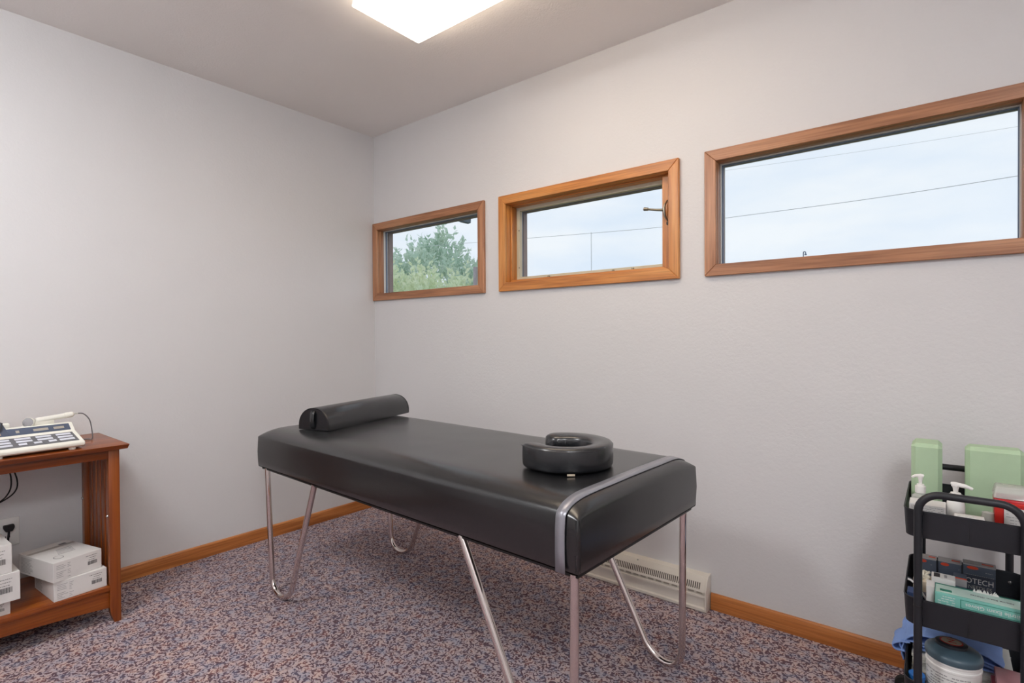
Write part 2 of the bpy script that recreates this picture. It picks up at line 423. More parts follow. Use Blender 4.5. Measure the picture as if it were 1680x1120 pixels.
for wi, (wx0, wx1) in enumerate(WINS):
    cx = (wx0+wx1)/2
    lab = ['small oak window in the corner looking out on trees', 'golden oak awning window with lever handle',
           'oak fixed window looking out on the overcast sky'][wi]
    root = sempty('window_%d' % (wi+1), lab, (cx, YW, WZ0))
    a, c, h = wx0-cx, wx1-cx, WZ1-WZ0
    mats = M['oak_gold'] if wi == 1 else M['oak']
    ring_boards(root, 'casing', a, c, 0, h, CW, -0.018, 0.0, mats, 0.002)
    ia, ic, iz0, iz1 = a+CW, c-CW, CW, h-CW
    if wi != 1:
        ring_boards(root, 'jamb', ia-0.012, ic+0.012, iz0-0.012, iz1+0.012, 0.013, 0.0005, 0.038, mats, 0.0006)
        ring_one(root, 'stop_bead', ia-0.004, ic+0.004, iz0-0.012, iz1+0.004, 0.007, 0.038, 0.052, M['white_paint'])
        ring_one(root, 'gasket', ia-0.003, ic+0.003, iz0-0.012, iz1+0.003, 0.009, 0.053, 0.064, M['gasket'])
        ring_one(root, 'exterior_frame', ia-0.006, ic+0.006, iz0-0.020, iz1+0.006, 0.012 if wi == 0 else 0.008, 0.078, 0.112 if wi == 0 else 0.090, M['ext_brown'])
        pane_obj(root, ia-0.003, ic+0.003, iz0-0.010, iz1+0.003, 0.071)
    else:
        ring_boards(root, 'jamb', ia-0.012, ic+0.012, iz0-0.012, iz1+0.012, 0.013, 0.0005, 0.050, mats, 0.0006)
        ring_boards(root, 'inner_stop', ia-0.002, ic+0.002, iz0-0.006, iz1+0.002, 0, 0.030, 0.0745, mats, 0.0012, ws=(0.0105, 0.0485, 0.022, 0.009))
        sx0, sx1, sz0, sz1 = ia+0.006, ic-0.042, iz0+0.012, iz1-0.003
        sash = ring_one(root, 'sash', sx0, sx1, sz0, sz1, 0.022, 0.075, 0.098, M['cream_sash'], 0.0012)
        sb = B()
        for sz in (0.13, 0.33): sb.lathe([(0.003, 0), (0.003, 0.002)], 8, (sx0+0.018, 0.0735, sz), 'y')
        sb.obj('sash_screws', M['black_metal'], sash)
        ring_one(root, 'gasket', sx0+0.012, sx1-0.012, sz0+0.012, sz1-0.012, 0.011, 0.0985, 0.104, M['gasket'])
        ring_one(root, 'exterior_frame', sx0-0.004, sx1+0.02, iz0-0.012, iz1-0.002, 0.024, 0.112, 0.145, M['ext_brown'])
        pane_obj(root, sx0+0.014, sx1-0.014, sz0+0.014, sz1-0.014, 0.1075)
        # lever handle on the right jamb: tall curved grip with an arm reaching in over the glass
        hx = ic-0.020; hz = 0.300; hy = 0.018
        hb = B()
        hb.tube(smooth_path([(hx, hy+0.006, hz+0.046), (hx-0.006, hy-0.010, hz+0.02), (hx-0.007, hy-0.012, hz), (hx-0.004, hy-0.010, hz-0.022), (hx+0.004, hy+0.008, hz-0.050)], 5),
                [0.0030+0.0028*math.sin(math.pi*i/20) for i in range(21)], 8)
        hd = hb.obj('lever_handle', M['brass'], root, label='aged metal window lever')
        B().tube([(hx-0.006, hy-0.010, hz+0.002), (hx-0.045, hy-0.008, hz+0.008), (hx-0.088, hy-0.006, hz+0.018)], [0.0065, 0.0052, 0.0046], 8).obj('lever_arm', M['brass'], hd)
        B().tube([(hx-0.084, hy-0.006, hz+0.0172), (hx-0.103, hy-0.005, hz+0.021)], [0.0072, 0.0082], 8).obj('lever_tip', M['brass'], hd)
        B().box(hx-0.004, hy+0.002, hz-0.060, hx+0.010, hy+0.013, hz-0.048).obj('lever_foot', M['slot'], hd, bevel=0.001)
        for lx in (-0.27, 0.10, 0.20):
            lb = B().box(lx, 0.060, iz0+0.0155, lx+0.05, 0.0745, iz0+0.0205); lb.box(lx+0.04, 0.058, iz0+0.0155, lx+0.047, 0.0745, iz0+0.027)
            lb.obj('sill_latch', M['brass'], root, bevel=0.001)

# ------------------------------------------------------------------ baseboard heater
hx0, hx1 = -1.95, -0.736
ht = thing('baseboard_heater', 'almond metal baseboard heater with slotted grille under the windows', 'heater', ((hx0+hx1)/2, YW, 0))
L2 = (hx1-hx0)/2
prof = [(0, 0.0), (0.054, 0.0), (0.060, 0.004), (0.060, 0.014), (0.052, 0.018), (0.052, 0.054), (0.060, 0.058), (0.060, 0.066),
        (0.050, 0.068), (0.050, 0.078), (0.058, 0.080), (0.057, 0.086), (0.042, 0.118), (0.036, 0.128), (0.030, 0.136), (0.0, 0.140)]
B().prism(prof, lambda a, b, d: (d, -a, b), -L2+0.004, L2-0.006).obj('housing', M['heater'], ht, angle=25)
for sx in (-1, 1):
    e0, e1 = sorted((sx*(L2-0.006), sx*L2))
    B().prism([(0, 0), (0.056, 0), (0.063, 0.006), (0.063, 0.084), (0.046, 0.122), (0.032, 0.139), (0, 0.143)],
              lambda a, b, d: (d, -a, b), e0, e1).obj('end_cap', M['heater'], ht, bevel=0.001)
sl = B(); n = 138
d1 = Vector((0, 0.015, 0.032)).normalized(); nn = Vector((0, -0.032, 0.015)).normalized()*-1
for i in range(n):
    x = -L2+0.03+(2*L2-0.06)*i/(n-1)
    p0 = Vector((x, -0.0555, 0.0895)); p1 = Vector((x, -0.0445, 0.1125)); o = Vector((0, -0.0012, 0.0006))
    w = Vector((0.0019, 0, 0))
    sl.hexa([p0-w-o*2, p0+w-o*2, p0+w+o*0.6, p0-w+o*0.6, p1-w-o*2, p1+w-o*2, p1+w+o*0.6, p1-w+o*0.6])
sl.obj('grille_slots', M['slot'], ht, smooth=False, kind='stuff')
sl = B()
for i in range(34):
    x = -L2+0.03+(2*L2-0.06)*i/33
    sl.box(x-0.012, -0.0512, 0.070, x+0.012, -0.0495, 0.0765)
sl.obj('lower_slots', M['tan_print'], ht, smooth=False, kind='stuff')
sc_ = B().lathe([(0.0035, 0), (0.0035, 0.003)], 10, (0.30, 0, 0)); sc_.xf(Matrix.Translation((0, -0.034, 0.131)) @ Matrix.Rotation(math.radians(50), 4, 'X'))
sc_.obj('screw', M['steel'], ht)

# ------------------------------------------------------------------ ceiling light, plus two added fill lights behind the camera
def puff(lx, ly):
    nx, ny = 28, 10
    def top(u, v):          # pillow-like bottom, flared sides
        e = (1-abs(u)**6)*(1-abs(v)**4)
        return (u*lx, v*ly, -0.074-0.012*e)
    vs = [top(-1+2*i/nx, -1+2*j/ny) for j in range(ny+1) for i in range(nx+1)]
    fs = [(j*(nx+1)+i, j*(nx+1)+i+1, (j+1)*(nx+1)+i+1, (j+1)*(nx+1)+i) for j in range(ny) for i in range(nx)]
    k = len(vs)
    per = [(i, 0) for i in range(nx)]+[(nx, j) for j in range(ny)]+[(nx-i, ny) for i in range(nx)]+[(0, ny-j) for j in range(ny)]
    base = [j*(nx+1)+i for i, j in per]
    for (i, j) in per:
        p = top(-1+2*i/nx, -1+2*j/ny); vs.append((p[0]*0.985, p[1]*0.95, -0.0225))
    m = len(per)
    fs += [(base[q], base[(q+1) % m], k+(q+1) % m, k+q) for q in range(m)]
    fs.append(tuple(range(k, k+m)))
    return B().add(vs, fs)
for (lx_, ly_, hl, hw, mt_, lab) in ((-1.13, 1.385, 0.612, 0.167, 'lamp', 'glowing white rectangular ceiling light in front of the windows'),
                                  (-1.775, -0.35, 0.15, 0.30, 'lamp_new', 'added cool white fill light behind the camera, console table side'),
                                  (0.74, -0.35, 0.15, 0.30, 'lamp_new', 'added cool white fill light behind the camera, cart side')):
    cl = thing('ceiling_light', lab, 'ceiling light', (lx_, ly_, ZC), 0, 'ceiling lights')
    B().box(-hl+0.012, -hw+0.012, -0.022, hl-0.012, hw-0.012, 0.0).obj('base_pan', M['white_plastic'], cl, bevel=0.003)
    puff(hl, hw).obj('diffuser', M[mt_], cl, bevel=0.005, seg=2)

# ------------------------------------------------------------------ treatment table
TL, TW, TZ0, TZ1 = 1.70, 0.695, 0.55, 0.717
A_TAB = Vector((-0.668, 1.081, 0)); TROT = math.atan2(0.0420, -0.9991)
# local frame: u towards the bolster end, v towards the window wall (left-handed pair handled by mapping to local x=-u)
tt = thing('treatment_table', 'long black vinyl treatment table on chrome hairpin legs', 'table', tuple(A_TAB), TROT-math.pi)
def T(u, v, z): return (-u, v, z)
def g_edge(d, R):
    if d >= R: return 0.0
    q = 1-d/R; return 1-math.sqrt(max(0.0, 1-q*q))
def top_z(u, v):
    du = max(0.0, min(u, TL-u)); dv = max(0.0, min(v, TW-v))
    a = g_edge(du, 0.075); b = g_edge(dv, 0.095)
    crown = 0.004*(1-(2*v/TW-1)**2)
    wob = 0.0012*noise.noise(Vector((u*9, v*9, 0)))
    return TZ1+crown-0.034*a-0.036*b+0.034*a*b+wob*(1-a)*(1-b)
def spaced(Lg, R, n_edge, n_mid):
    e = [R*(1-math.cos(math.pi/2*i/n_edge)) for i in range(n_edge+1)]
    mid = [R+(Lg-2*R)*i/n_mid for i in range(1, n_mid)]
    return e+mid+[Lg-x for x in reversed(e)]
def cushion():
    us = spaced(TL, 0.08, 8, 40); vs_ = spaced(TW, 0.10, 8, 14); b = B(); vs = []; fs = []
    nu, nv = len(us), len(vs_)
    for v in vs_:
        for u in us: vs.append(T(u, v, top_z(u, v)))
    for j in range(nv-1):
        for i in range(nu-1):
            k = j*nu+i; fs.append((k, k+1, k+nu+1, k+nu))
    per = [(i, 0) for i in range(nu-1)]+[(nu-1, j) for j in range(nv-1)]+[(nu-1-i, nv-1) for i in range(nu-1)]+[(0, nv-1-j) for j in range(nv-1)]
    m = len(per); prev = [j*nu+i for i, j in per]
    zt = [vs[q][2] for q in prev]
    for s_, zfrac in enumerate((0.8, 0.5, 0.2, 0.03, 0.0)):
        k = len(vs)
        for q, (i, j) in enumerate(per):
            u, v = us[i], vs_[j]
            bulge = (0.004*math.sin(math.pi*zfrac) + 0.0015*noise.noise(Vector((u*6, v*6, zfrac*3)))) if zfrac > 0.03 else (-0.004 if zfrac == 0 else 0)
            nx = (-1 if i == 0 else 1 if i == nu-1 else 0); ny = (-1 if j == 0 else 1 if j == nv-1 else 0)
            corner = 0.3 if nx and ny else 1.0
            vs.append(T(u+nx*bulge*corner, v+ny*bulge*corner, TZ0+(zt[q]-TZ0)*zfrac))
        cur = list(range(k, k+m)); fs += [(prev[q], prev[(q+1) % m], cur[(q+1) % m], cur[q]) for q in range(m)]; prev = cur
    fs.append(tuple(prev))
    return b.add(vs, fs)
cu_o = cushion().obj('cushion', M['leather'], tt, angle=62, label='black vinyl padded top')
st = B()
for k in range(30):
    z = TZ0+0.008+k*0.0042
    for (u, v, du, dv) in ((0.006, -0.0025, 0.0008, 0.0012), (-0.0025, 0.006, 0.0012, 0.0008)):
        st.box(-u-0.0008, v-0.0008, z, -u+0.0008, v+0.0008, z+0.0024)
st.obj('stitching', M['black_plastic'], cu_o, smooth=False, kind='stuff')
def strap():
    u0, u1, off = 0.034, 0.062, 0.0022
    vv = spaced(TW, 0.10, 10, 24); path = [(-0.0065, TZ0-0.002), (-0.0075, TZ0+0.05), (-0.007, TZ0+0.10)]
    path += [(v, None) for v in vv] + [(TW+0.007, TZ0+0.10), (TW+0.0075, TZ0+0.05), (TW+0.0065, TZ0-0.002)]
    b = B(); vs = []
    for (v, z) in path:
        for u in (u0, u1):
            zz = z if z is not None else top_z(u, v)+off
            vq = v
            if z is None:
                b_ = g_edge(min(v, TW-v), 0.095)
                vq = v+(-1 if v < TW/2 else 1)*0.004*b_
            vs.append(T(u, vq, zz))
    fs = [(2*i, 2*i+1, 2*i+3, 2*i+2) for i in range(len(path)-1)]
    o = b.add(vs, fs).obj('strap', M['strap'], tt, angle=60, label='grey strap across the end of the table')
    md = o.modifiers.new('thickness', 'SOLIDIFY'); md.thickness = 0.0018; md.offset = 0
strap()
B().box(-TL+0.01, 0.012, TZ0-0.012, -0.01, TW-0.012, TZ0).obj('base_board', M['black_plastic'], tt)
def hairpin(uv0, uv1, ub, us1, us0, v, top=TZ0-0.006):
    """vertical rod top uv0 -> bottom uv1, round the floor bend, slanted rod us1 -> top us0"""
    r = 0.0115
    p = [(uv0, top), (uv0+(uv1-uv0)*0.45, top*0.55), (uv1, 0.075)]
    bend = bez((uv1, 0.075, 0), (uv1+(ub-uv1)*0.05, 0.000+r*0.4, 0), (ub+(us1-ub)*0.35, -0.004+r*0.4, 0), (us1, 0.062, 0), 14)
    zmin = min(q.y for q in bend)
    bend = [Vector((q.x, q.y+(r-zmin)*(1-abs(q.y-zmin)/(0.075-zmin)) if q.y < 0.075 else q.y, 0)) for q in bend]
    pts = [(a, z) for a, z in p]+[(q.x, q.y) for q in bend[1:]]+[(us1+(us0-us1)*0.5, 0.062+(top-0.062)*0.5), (us0, top)]
    b = B().tube([T(u, v, z) for u, z in pts], r, 14)
    return b.obj('leg', M['chrome'], tt, angle=50)
hairpin(1.655, 1.618, 1.535, 1.447, 1.25, 0.02)
hairpin(1.655, 1.618, 1.535, 1.447, 1.25, 0.65)
hairpin(0.024, 0.030, 0.085, 0.165, 0.42, 0.02)
hairpin(0.024, 0.030, 0.085, 0.165, 0.42, 0.65)

# bolster
bo = thing('bolster', 'half-round black vinyl bolster at the far end of the treatment table', 'cushion', (-2.100, 1.262, 0.7225), math.radians(15.5))
def half_round(w, h, n):
    pts = [(-w/2, 0.0), (w/2, 0.0)]
    for i in range(1, n):
        t = math.pi*i/n; pts.append((w/2*math.cos(t)*1.0, 0.010+(h-0.010)*math.sin(t)**0.85))
    return pts
hr = half_round(0.168, 0.094, 26)
b = B(); LB = 0.595; rows = []
for (y, s_) in ((0.0, 0.955), (0.004, 0.985), (0.010, 1.0), (0.15, 1.006), (0.3, 1.003), (0.45, 1.006), (LB-0.010, 1.0), (LB-0.004, 0.985), (LB, 0.955)):
    rows.append([(a*s_, y, z*s_) for a, z in hr])
vs = [p for r_ in rows for p in r_]; nn_ = len(hr)
fs = [(i*nn_+k, i*nn_+(k+1) % nn_, (i+1)*nn_+(k+1) % nn_, (i+1)*nn_+k) for i in range(len(rows)-1) for k in range(nn_)]
fs += [tuple(range(nn_)), tuple((len(rows)-1)*nn_+k for k in range(nn_))]
b.add(vs, fs); b.obj('bolster_body', M['leather_soft'], bo, angle=40)
for yy in (0.002, LB-0.002):
    B().tube([(a*0.985, yy, max(0.002, z*0.985)) for a, z in hr], 0.0018, 6, closed=True).obj('piping', M['leather_soft'], bo)
hs = B(); zz = [(0.004, 0.004), (-0.004, 0.02), (-0.007, 0.045), (-0.005, 0.068), (0.003, 0.082)]
hv = []
for (y, z) in zz: hv += [(-0.012, y-0.003, z), (0.010, y-0.003, z)]
hs.add(hv, [(2*i, 2*i+1, 2*i+3, 2*i+2) for i in range(4)])
ho = hs.obj('carry_strap', M['leather_soft'], bo, angle=60); md = ho.modifiers.new('thickness', 'SOLIDIFY'); md.thickness = 0.003; md.offset = 0

# face cushion (horseshoe)
fcx = thing('face_cushion', 'black vinyl horseshoe face cushion lying near the strap end of the table', 'cushion', (-0.905, 1.398, 0.7218))
def horseshoe():
    b = B(); vs = []; fs = []
    ang0, ang1 = math.radians(189+27), math.radians(189+360-31); N = 60; K = 20
    prof = []
    for k in range(K):
        t = 2*math.pi*k/K; ct, stt = math.cos(t), math.sin(t)
        a = math.copysign(abs(ct)**0.38, ct); z = math.copysign(abs(stt)**0.36, stt)
        prof.append((a, z))
    for i in range(N+1):
        t = i/N; an = ang0+(ang1-ang0)*t
        e = min(t, 1-t)*(ang1-ang0)*0.104
        s_ = 1.0 if e > 0.036 else math.sqrt(max(0.0, 1-(1-e/0.036)**2))*0.94+0.06
        Rm = 0.1095; hw = 0.034*s_
        sq = 1.0+0.05*math.cos(an-math.radians(122))
        for (a, z) in prof:
            zz_ = 0.0375+0.0375*z*(0.35+0.65*s_ if s_ < 1 else 1)
            if z > 0: zz_ += -0.006*a*-1*0 + (0.004 if a < 0.9 else -0.001)*0 - 0.005*max(0, -a)*z
            rr = (Rm+hw*a)*sq
            vs.append((rr*math.cos(an), rr*math.sin(an), max(0.0, zz_)))
    for i in range(N):
        for k in range(K):
            l = (k+1) % K; fs.append((i*K+k, i*K+l, (i+1)*K+l, (i+1)*K+k))
    fs += [tuple(range(K)), tuple(N*K+k for k in range(K))]
    return b.add(vs, fs)
horseshoe().obj('cushion_body', M['leather_soft'], fcx, angle=60)
sp = []
for i in range(57):
    an = math.radians(189+37)+(math.radians(282))*i/56; sq = 1.0+0.05*math.cos(an-math.radians(122))
    rr = 0.1422*sq; sp.append((rr*math.cos(an), rr*math.sin(an), 0.0655))
B().tube(sp, 0.0011, 6).obj('seam_piping', M['leather_soft'], fcx)
an = math.radians(-52); rr = 0.145
tg = B().box(-0.011, -0.001, 0.001, 0.011, 0.0015, 0.006).xf(Matrix.Translation((rr*math.cos(an), rr*math.sin(an), 0)) @ Matrix.Rotation(an+math.pi/2, 4, 'Z'))
tg.obj('fabric_tag', M['beige_card'], fcx, label='small beige tag')

# ------------------------------------------------------------------ side table
SX0, SX1, SY0, SY1 = -2.925, -2.544, -0.26, 0.686
sd = thing('side_table', 'cherry wood console table with slatted ends and lower shelf', 'table', ((SX0+SX1)/2, (SY0+SY1)/2, 0))
ox, oy = (SX0+SX1)/2, (SY0+SY1)/2
def sbx(b, x0, y0, z0, x1, y1, z1): return b.box(x0-ox, y0-oy, z0, x1-ox, y1-oy, z1)
CH = M['cherry']
tp = B(); z0_, z1_ = 0.682, 0.700
X0, X1, Y0, Y1 = SX0-0.008-ox, -2.520-ox, SY0-0.030-oy, SY1+0.029-oy
i_ = 0.006
tp.hexa([(X0, Y0+i_, z0_), (X1-i_, Y0+i_, z0_), (X1-i_, Y1-i_, z0_), (X0, Y1-i_, z0_), (X0, Y0, z1_), (X1, Y0, z1_), (X1, Y1, z1_), (X0, Y1, z1_)])
tp.obj('tabletop', CH[1], sd, bevel=0.002)
lw = 0.036
for lx in (SX0, SX1-lw):
    for ly in (SY0, SY1-lw):
        s_in = -1 if ly > 0.2 else 1   # inner side along y
        yo = ly+lw if s_in < 0 else ly; yi = ly if s_in < 0 else ly+lw
        pr = [(yi, 0.060), (yi, 0.682), (yo, 0.682), (yo, 0.0), (yi+(yo-yi)*0.38, 0.0), (yi+(yo-yi)*0.14, 0.030)]
        B().prism([(p-oy, q) for p, q in pr], lambda a, b_, d: (d, a, b_), lx-ox, lx+lw-ox).obj('leg', CH[2], sd, bevel=0.0015)
for (xx, yy0, yy1) in ((SX1-0.022, SY0+lw, SY1-lw), (SX0+0.004, SY0+lw, SY1-lw)):
    sbx(B(), xx, yy0, 0.648, xx+0.018, yy1, 0.682).obj('apron', CH[1], sd, bevel=0.001)
sh = sbx(B(), SX0+0.004, SY0+0.01, 0.128, SX1-0.002, SY1-lw+0.0, 0.146); sh.obj('shelf', CH[1], sd, bevel=0.002)
# arched lower rail, front and back
for xx in (SX1-0.028, SX0+0.006):
    pts = [(SY0+lw-oy, 0.128), (SY1-lw-oy, 0.128)]
    N = 24
    for i in range(N+1):
        t = 1-i/N; yv = SY0+lw+(SY1-SY0-2*lw)*t
        pts.append((yv-oy, 0.058+0.022*math.sin(math.pi*t)**0.8))
    B().prism(pts, lambda a, b_, d: (d, a, b_), xx-ox, xx+0.016-ox).obj('arched_rail', CH[1], sd, bevel=0.001)
for ye in (SY1-lw+0.009, SY0+0.009):
    sbx(B(), SX0+lw, ye, 0.622, SX1-lw, ye+0.018, 0.682).obj('end_rail', CH[0], sd, bevel=0.001)
    sbx(B(), SX0+lw, ye, 0.100, SX1-lw, ye+0.018, 0.150).obj('end_rail', CH[0], sd, bevel=0.001)
    span = (SX1-lw)-(SX0+lw); nsl = 5; wsl = 0.042; gap = (span-nsl*wsl)/(nsl+1)
    for k in range(nsl):
        x0 = SX0+lw+gap+k*(wsl+gap)
        sbx(B(), x0, ye+0.004, 0.148, x0+wsl, ye+0.014, 0.626).obj('slat', CH[2], sd, bevel=0.0008, label=None)
for (bx_, bz) in ((SX0+0.018, 0.428), (SX1-0.016, 0.420)):
    B().lathe([(0.0055, 0), (0.0055, -0.003), (0.003, -0.0065)], 10, (bx_-ox, SY1-lw-oy, bz), 'y').obj('bolt', M['steel'], sd)

# cartons on the shelf -------------------------------------------------
def carton(name, label, loc, rz, w, d, h, style, group='white cartons on the console shelf'):
    """w along local y (front face), d along local -x, front face at x=0"""
    t = thing(name, label, 'box', loc, rz, group)
    B().box(-d, 0, 0, 0, w, h).obj('carton_body', M['carton'], t, bevel=0.0012, seg=1)
    ink = B(); gry = B(); e = 0.0004
    def fq(b_, y0, z0, y1, z1): b_.box(-0.0002, y0, z0, e, y1, z1)
    # barcode and lines at the right of the front face
    if w > 0.1:
        y = w*0.70
        while y < w*0.90:
            ww = random.choice((0.0006, 0.001, 0.0016)); fq(ink, y, h*0.33, y+ww, h*0.52); y += ww+random.choice((0.0008, 0.0012))
        for k, (a, c) in enumerate(((0.66, 0.90), (0.74, 0.88), (0.72, 0.86))):
            yy = a*w
            while yy < c*w: l = random.uniform(0.002, 0.006); fq(ink, yy, h*(0.80-0.11*k), min(yy+l, c*w), h*(0.80-0.11*k)+0.0017); yy += l+0.0015
        for r_ in range(9):
            for c0, c1 in ((0.06, 0.26), (0.28, 0.36)):
                if random.random() < 0.75: fq(gry, c0*w, h*(0.12+0.085*r_), w*(c0+(c1-c0)*random.uniform(0.4, 1)), h*(0.12+0.085*r_)+0.0016)
        # side face (facing local -y)
        for r_ in range(12):
            gry.box(-d*0.92, -e, h*(0.12+0.065*r_), -d*random.uniform(0.55, 0.68), 0.0002, h*(0.12+0.065*r_)+0.0014)
        ink.obj('print', M['ink'], t, smooth=False, kind='stuff'); gry.obj('print', M['ink_grey'], t, smooth=False, kind='stuff')
    if style == 'top':
        tb = B()
        tb.box(-d*0.80, w*0.02, h-0.0002, -d*0.72, w*0.98, h+e); tb.obj('flap_band', M['carton_grey'], t, smooth=False)
        B().lathe([(0.019, 0), (0.019, e)], 24, (-d*0.22, w*0.26, h), sy=0.8).obj('logo', M['ink_grey'], t, smooth=False)
        B().lathe([(0.016, e), (0.016, e*2)], 24, (-d*0.22, w*0.26, h), sy=0.75).obj('logo_face', M['carton'], t, smooth=False)
        lg = B()
        for k in range(5): lg.box(-d*(0.36+0.06*k), w*(0.35+0.03*k), h, -d*(0.34+0.06*k), w*(0.7+0.02*k), h+e)
        lg.obj('print', M['ink_grey'], t, smooth=False)
        B().box(-d*0.86, w*0.70, h, -d*0.78, w*0.85, h+e).obj('print', M['slate_grey'], t, smooth=False)
    return t
carton('supply_carton', 'white carton lying under the turned carton beside the slatted end', (-2.552, 0.481, 0.1462), math.radians(4.5), 0.165, 0.215, 0.073, 'plain')
carton('supply_carton', 'white carton with oval logo turned askew on top of another', (-2.545, 0.479, 0.2197), math.radians(14.5), 0.160, 0.238, 0.073, 'top')
carton('supply_carton', 'low white carton at the bottom of the stack below the outlet', (-2.575, 0.20, 0.1462), 0, 0.166, 0.2, 0.050, 'plain')
carton('supply_carton', 'tall white carton in the middle of the stack below the outlet', (-2.548, 0.19, 0.1967), math.radians(2), 0.20, 0.22, 0.10, 'plain')
carton('supply_carton', 'white carton on top of the stack below the outlet', (-2.552, 0.185, 0.2972), math.radians(2), 0.185, 0.22, 0.10, 'top')

# wall outlet and plug
ou = thing('wall_outlet', 'white duplex wall outlet behind the console table', 'outlet', (XL, 0.412, 0.3415))
B().box(0, -0.036, -0.056, 0.006, 0.036, 0.056).obj('cover_plate', M['white_plastic'], ou, bevel=0.003, seg=2)
for z in (-0.020, 0.020):
    f = B().prism([(0.0165*math.cos(t), 0.0145*math.sin(t)) for t in [2*math.pi*k/20 for k in range(20)]], lambda a, b_, d: (d, a, b_+z), 0.006, 0.0075).obj('socket_face', M['white_plastic'], ou)
    hb = B()
    for yy in (-0.006, 0.006): hb.box(0.0074, yy-0.001, z-0.002, 0.0078, yy+0.001, z+0.006)
    hb.obj('socket_slot', M['black_plastic'], f)
pl = thing('power_plug', 'black power plug pushed into the wall outlet', 'plug', (XL+0.0076, 0.414, 0.3615))
pr_ = [(-0.016, 0.012), (0.016, 0.012), (0.017, 0.0), (0.010, -0.014), (-0.010, -0.014), (-0.017, 0.0)]
B().prism(pr_, lambda a, b_, d: (d, a, b_), 0.0, 0.022).obj('plug_body', M['rubber'], pl, bevel=0.003)
B().tube(smooth_path([(0.016, 0, -0.010), (0.020, -0.002, -0.024), (0.019, -0.004, -0.045), (0.016, -0.008, -0.10), (0.010, -0.03, -0.16), (0.008, -0.09, -0.185), (0.008, -0.2, -0.19)], 5), 0.0038, 8).obj('cord', M['rubber'], pl)
# doubled cord hanging behind the table
pc = thing('hanging_cord', 'thin black cords drooping below the console tabletop', 'cord', (-2.894, 0.41, 0.60))
B().tube(smooth_path([(0, -0.004, 0.08), (0, 0.000, 0.02), (0.0, 0.009, -0.04), (0, 0.004, -0.085), (0, -0.02, -0.118), (0, -0.06, -0.13), (0, -0.13, -0.11), (0, -0.2, -0.02), (0.0, -0.22, 0.07)], 6), 0.0026, 8).obj('cord_loop', M['rubber'], pc)
B().tube(smooth_path([(0.004, 0.002, 0.08), (0.004, 0.010, 0.02), (0.004, 0.026, -0.045), (0.004, 0.022, -0.085), (0.004, -0.005, -0.113), (0.004, -0.05, -0.127), (0.004, -0.12, -0.10), (0.004, -0.19, -0.01), (0.004, -0.21, 0.07)], 6), 0.0026, 8).obj('cord_loop', M['rubber'], pc)

# ultrasound / stimulation unit ---------------------------------------
DVX, DVY = -2.553, 0.580
dv = thing('therapy_unit', 'cream electrotherapy console with slate panels and rows of pale buttons', 'device', (DVX, DVY, 0.7005), math.radians(2.0))
DL = 0.44
# local: x = -depth, y = -s (s to the left)
prof = [(0.010, 0.008), (0.0, 0.014), (0.0, 0.024), (0.006, 0.029), (0.118, 0.056), (0.124, 0.060), (0.158, 0.083), (0.166, 0.086), (0.200, 0.084), (0.210, 0.070), (0.212, 0.010), (0.205, 0.008)]
body = B(); nsec = [(0.0, 0.985), (0.004, 1.0), (DL-0.004, 1.0), (DL, 0.985)]
vs = []
for s_, k in nsec: vs += [(-(0.106+(a-0.106)*k), -s_, 0.045+(z-0.045)*k) for a, z in prof]
n = len(prof)
fs = [(i*n+k, i*n+(k+1) % n, (i+1)*n+(k+1) % n, (i+1)*n+k) for i in range(3) for k in range(n)]+[tuple(range(n)), tuple(3*n+k for k in range(n))]
body.add(vs, fs).obj('housing', M['cream'], dv, bevel=0.0015, angle=30)
for (s_, d) in ((0.035, 0.02), (DL-0.2, 0.02), (DL-0.035, 0.02), (0.03, 0.18), (DL-0.03, 0.18)):
    B().lathe([(0.011, 0), (0.012, 0.010)], 14, (-d, -s_, 0)).obj('foot', M['cream'], dv)
pdir = Vector((-(0.118-0.006), 0, 0.056-0.029)).normalized(); pn = Vector((pdir.z, 0, -pdir.x)).normalized()
plen = math.hypot(0.112, 0.027)
def panel_pt(s_, q, hgt): return Vector((-0.006, -s_, 0.029)) + pdir*(q*plen) + pn*hgt
def panel_box(b_, s0, s1, q0, q1, h0, h1):
    b_.hexa([panel_pt(s0, q0, h0), panel_pt(s1, q0, h0), panel_pt(s1, q1, h0), panel_pt(s0, q1, h0), panel_pt(s0, q0, h1), panel_pt(s1, q0, h1), panel_pt(s1, q1, h1), panel_pt(s0, q1, h1)])
    return b_
kp = panel_box(B(), 0.013, DL-0.013, 0.10, 0.92, -0.0005, 0.0006).obj('keypad', M['slate_grey'], dv, smooth=False, label='grey keypad panel')
rows_q = ((0.70, 0.84), (0.47, 0.61), (0.24, 0.38))
def button(s0, s1, r_):
    q0, q1 = rows_q[r_]; panel_box(B(), s0, s1, q0, q1, 0.0004, 0.0022).obj('button', M['button'], kp, bevel=0.0014, seg=2)
off = 0.0
for s0 in (0.022, 0.081, 0.140, 0.199, 0.258, 0.317, 0.376):
    for r_ in range(3):
        if s0 in (0.081, 0.140, 0.258) and r_ == 2: continue
        button(s0, s0+0.045, r_)
for s0 in (0.076, 0.118, 0.160, 0.254, 0.286): button(s0, s0+0.023, 2)
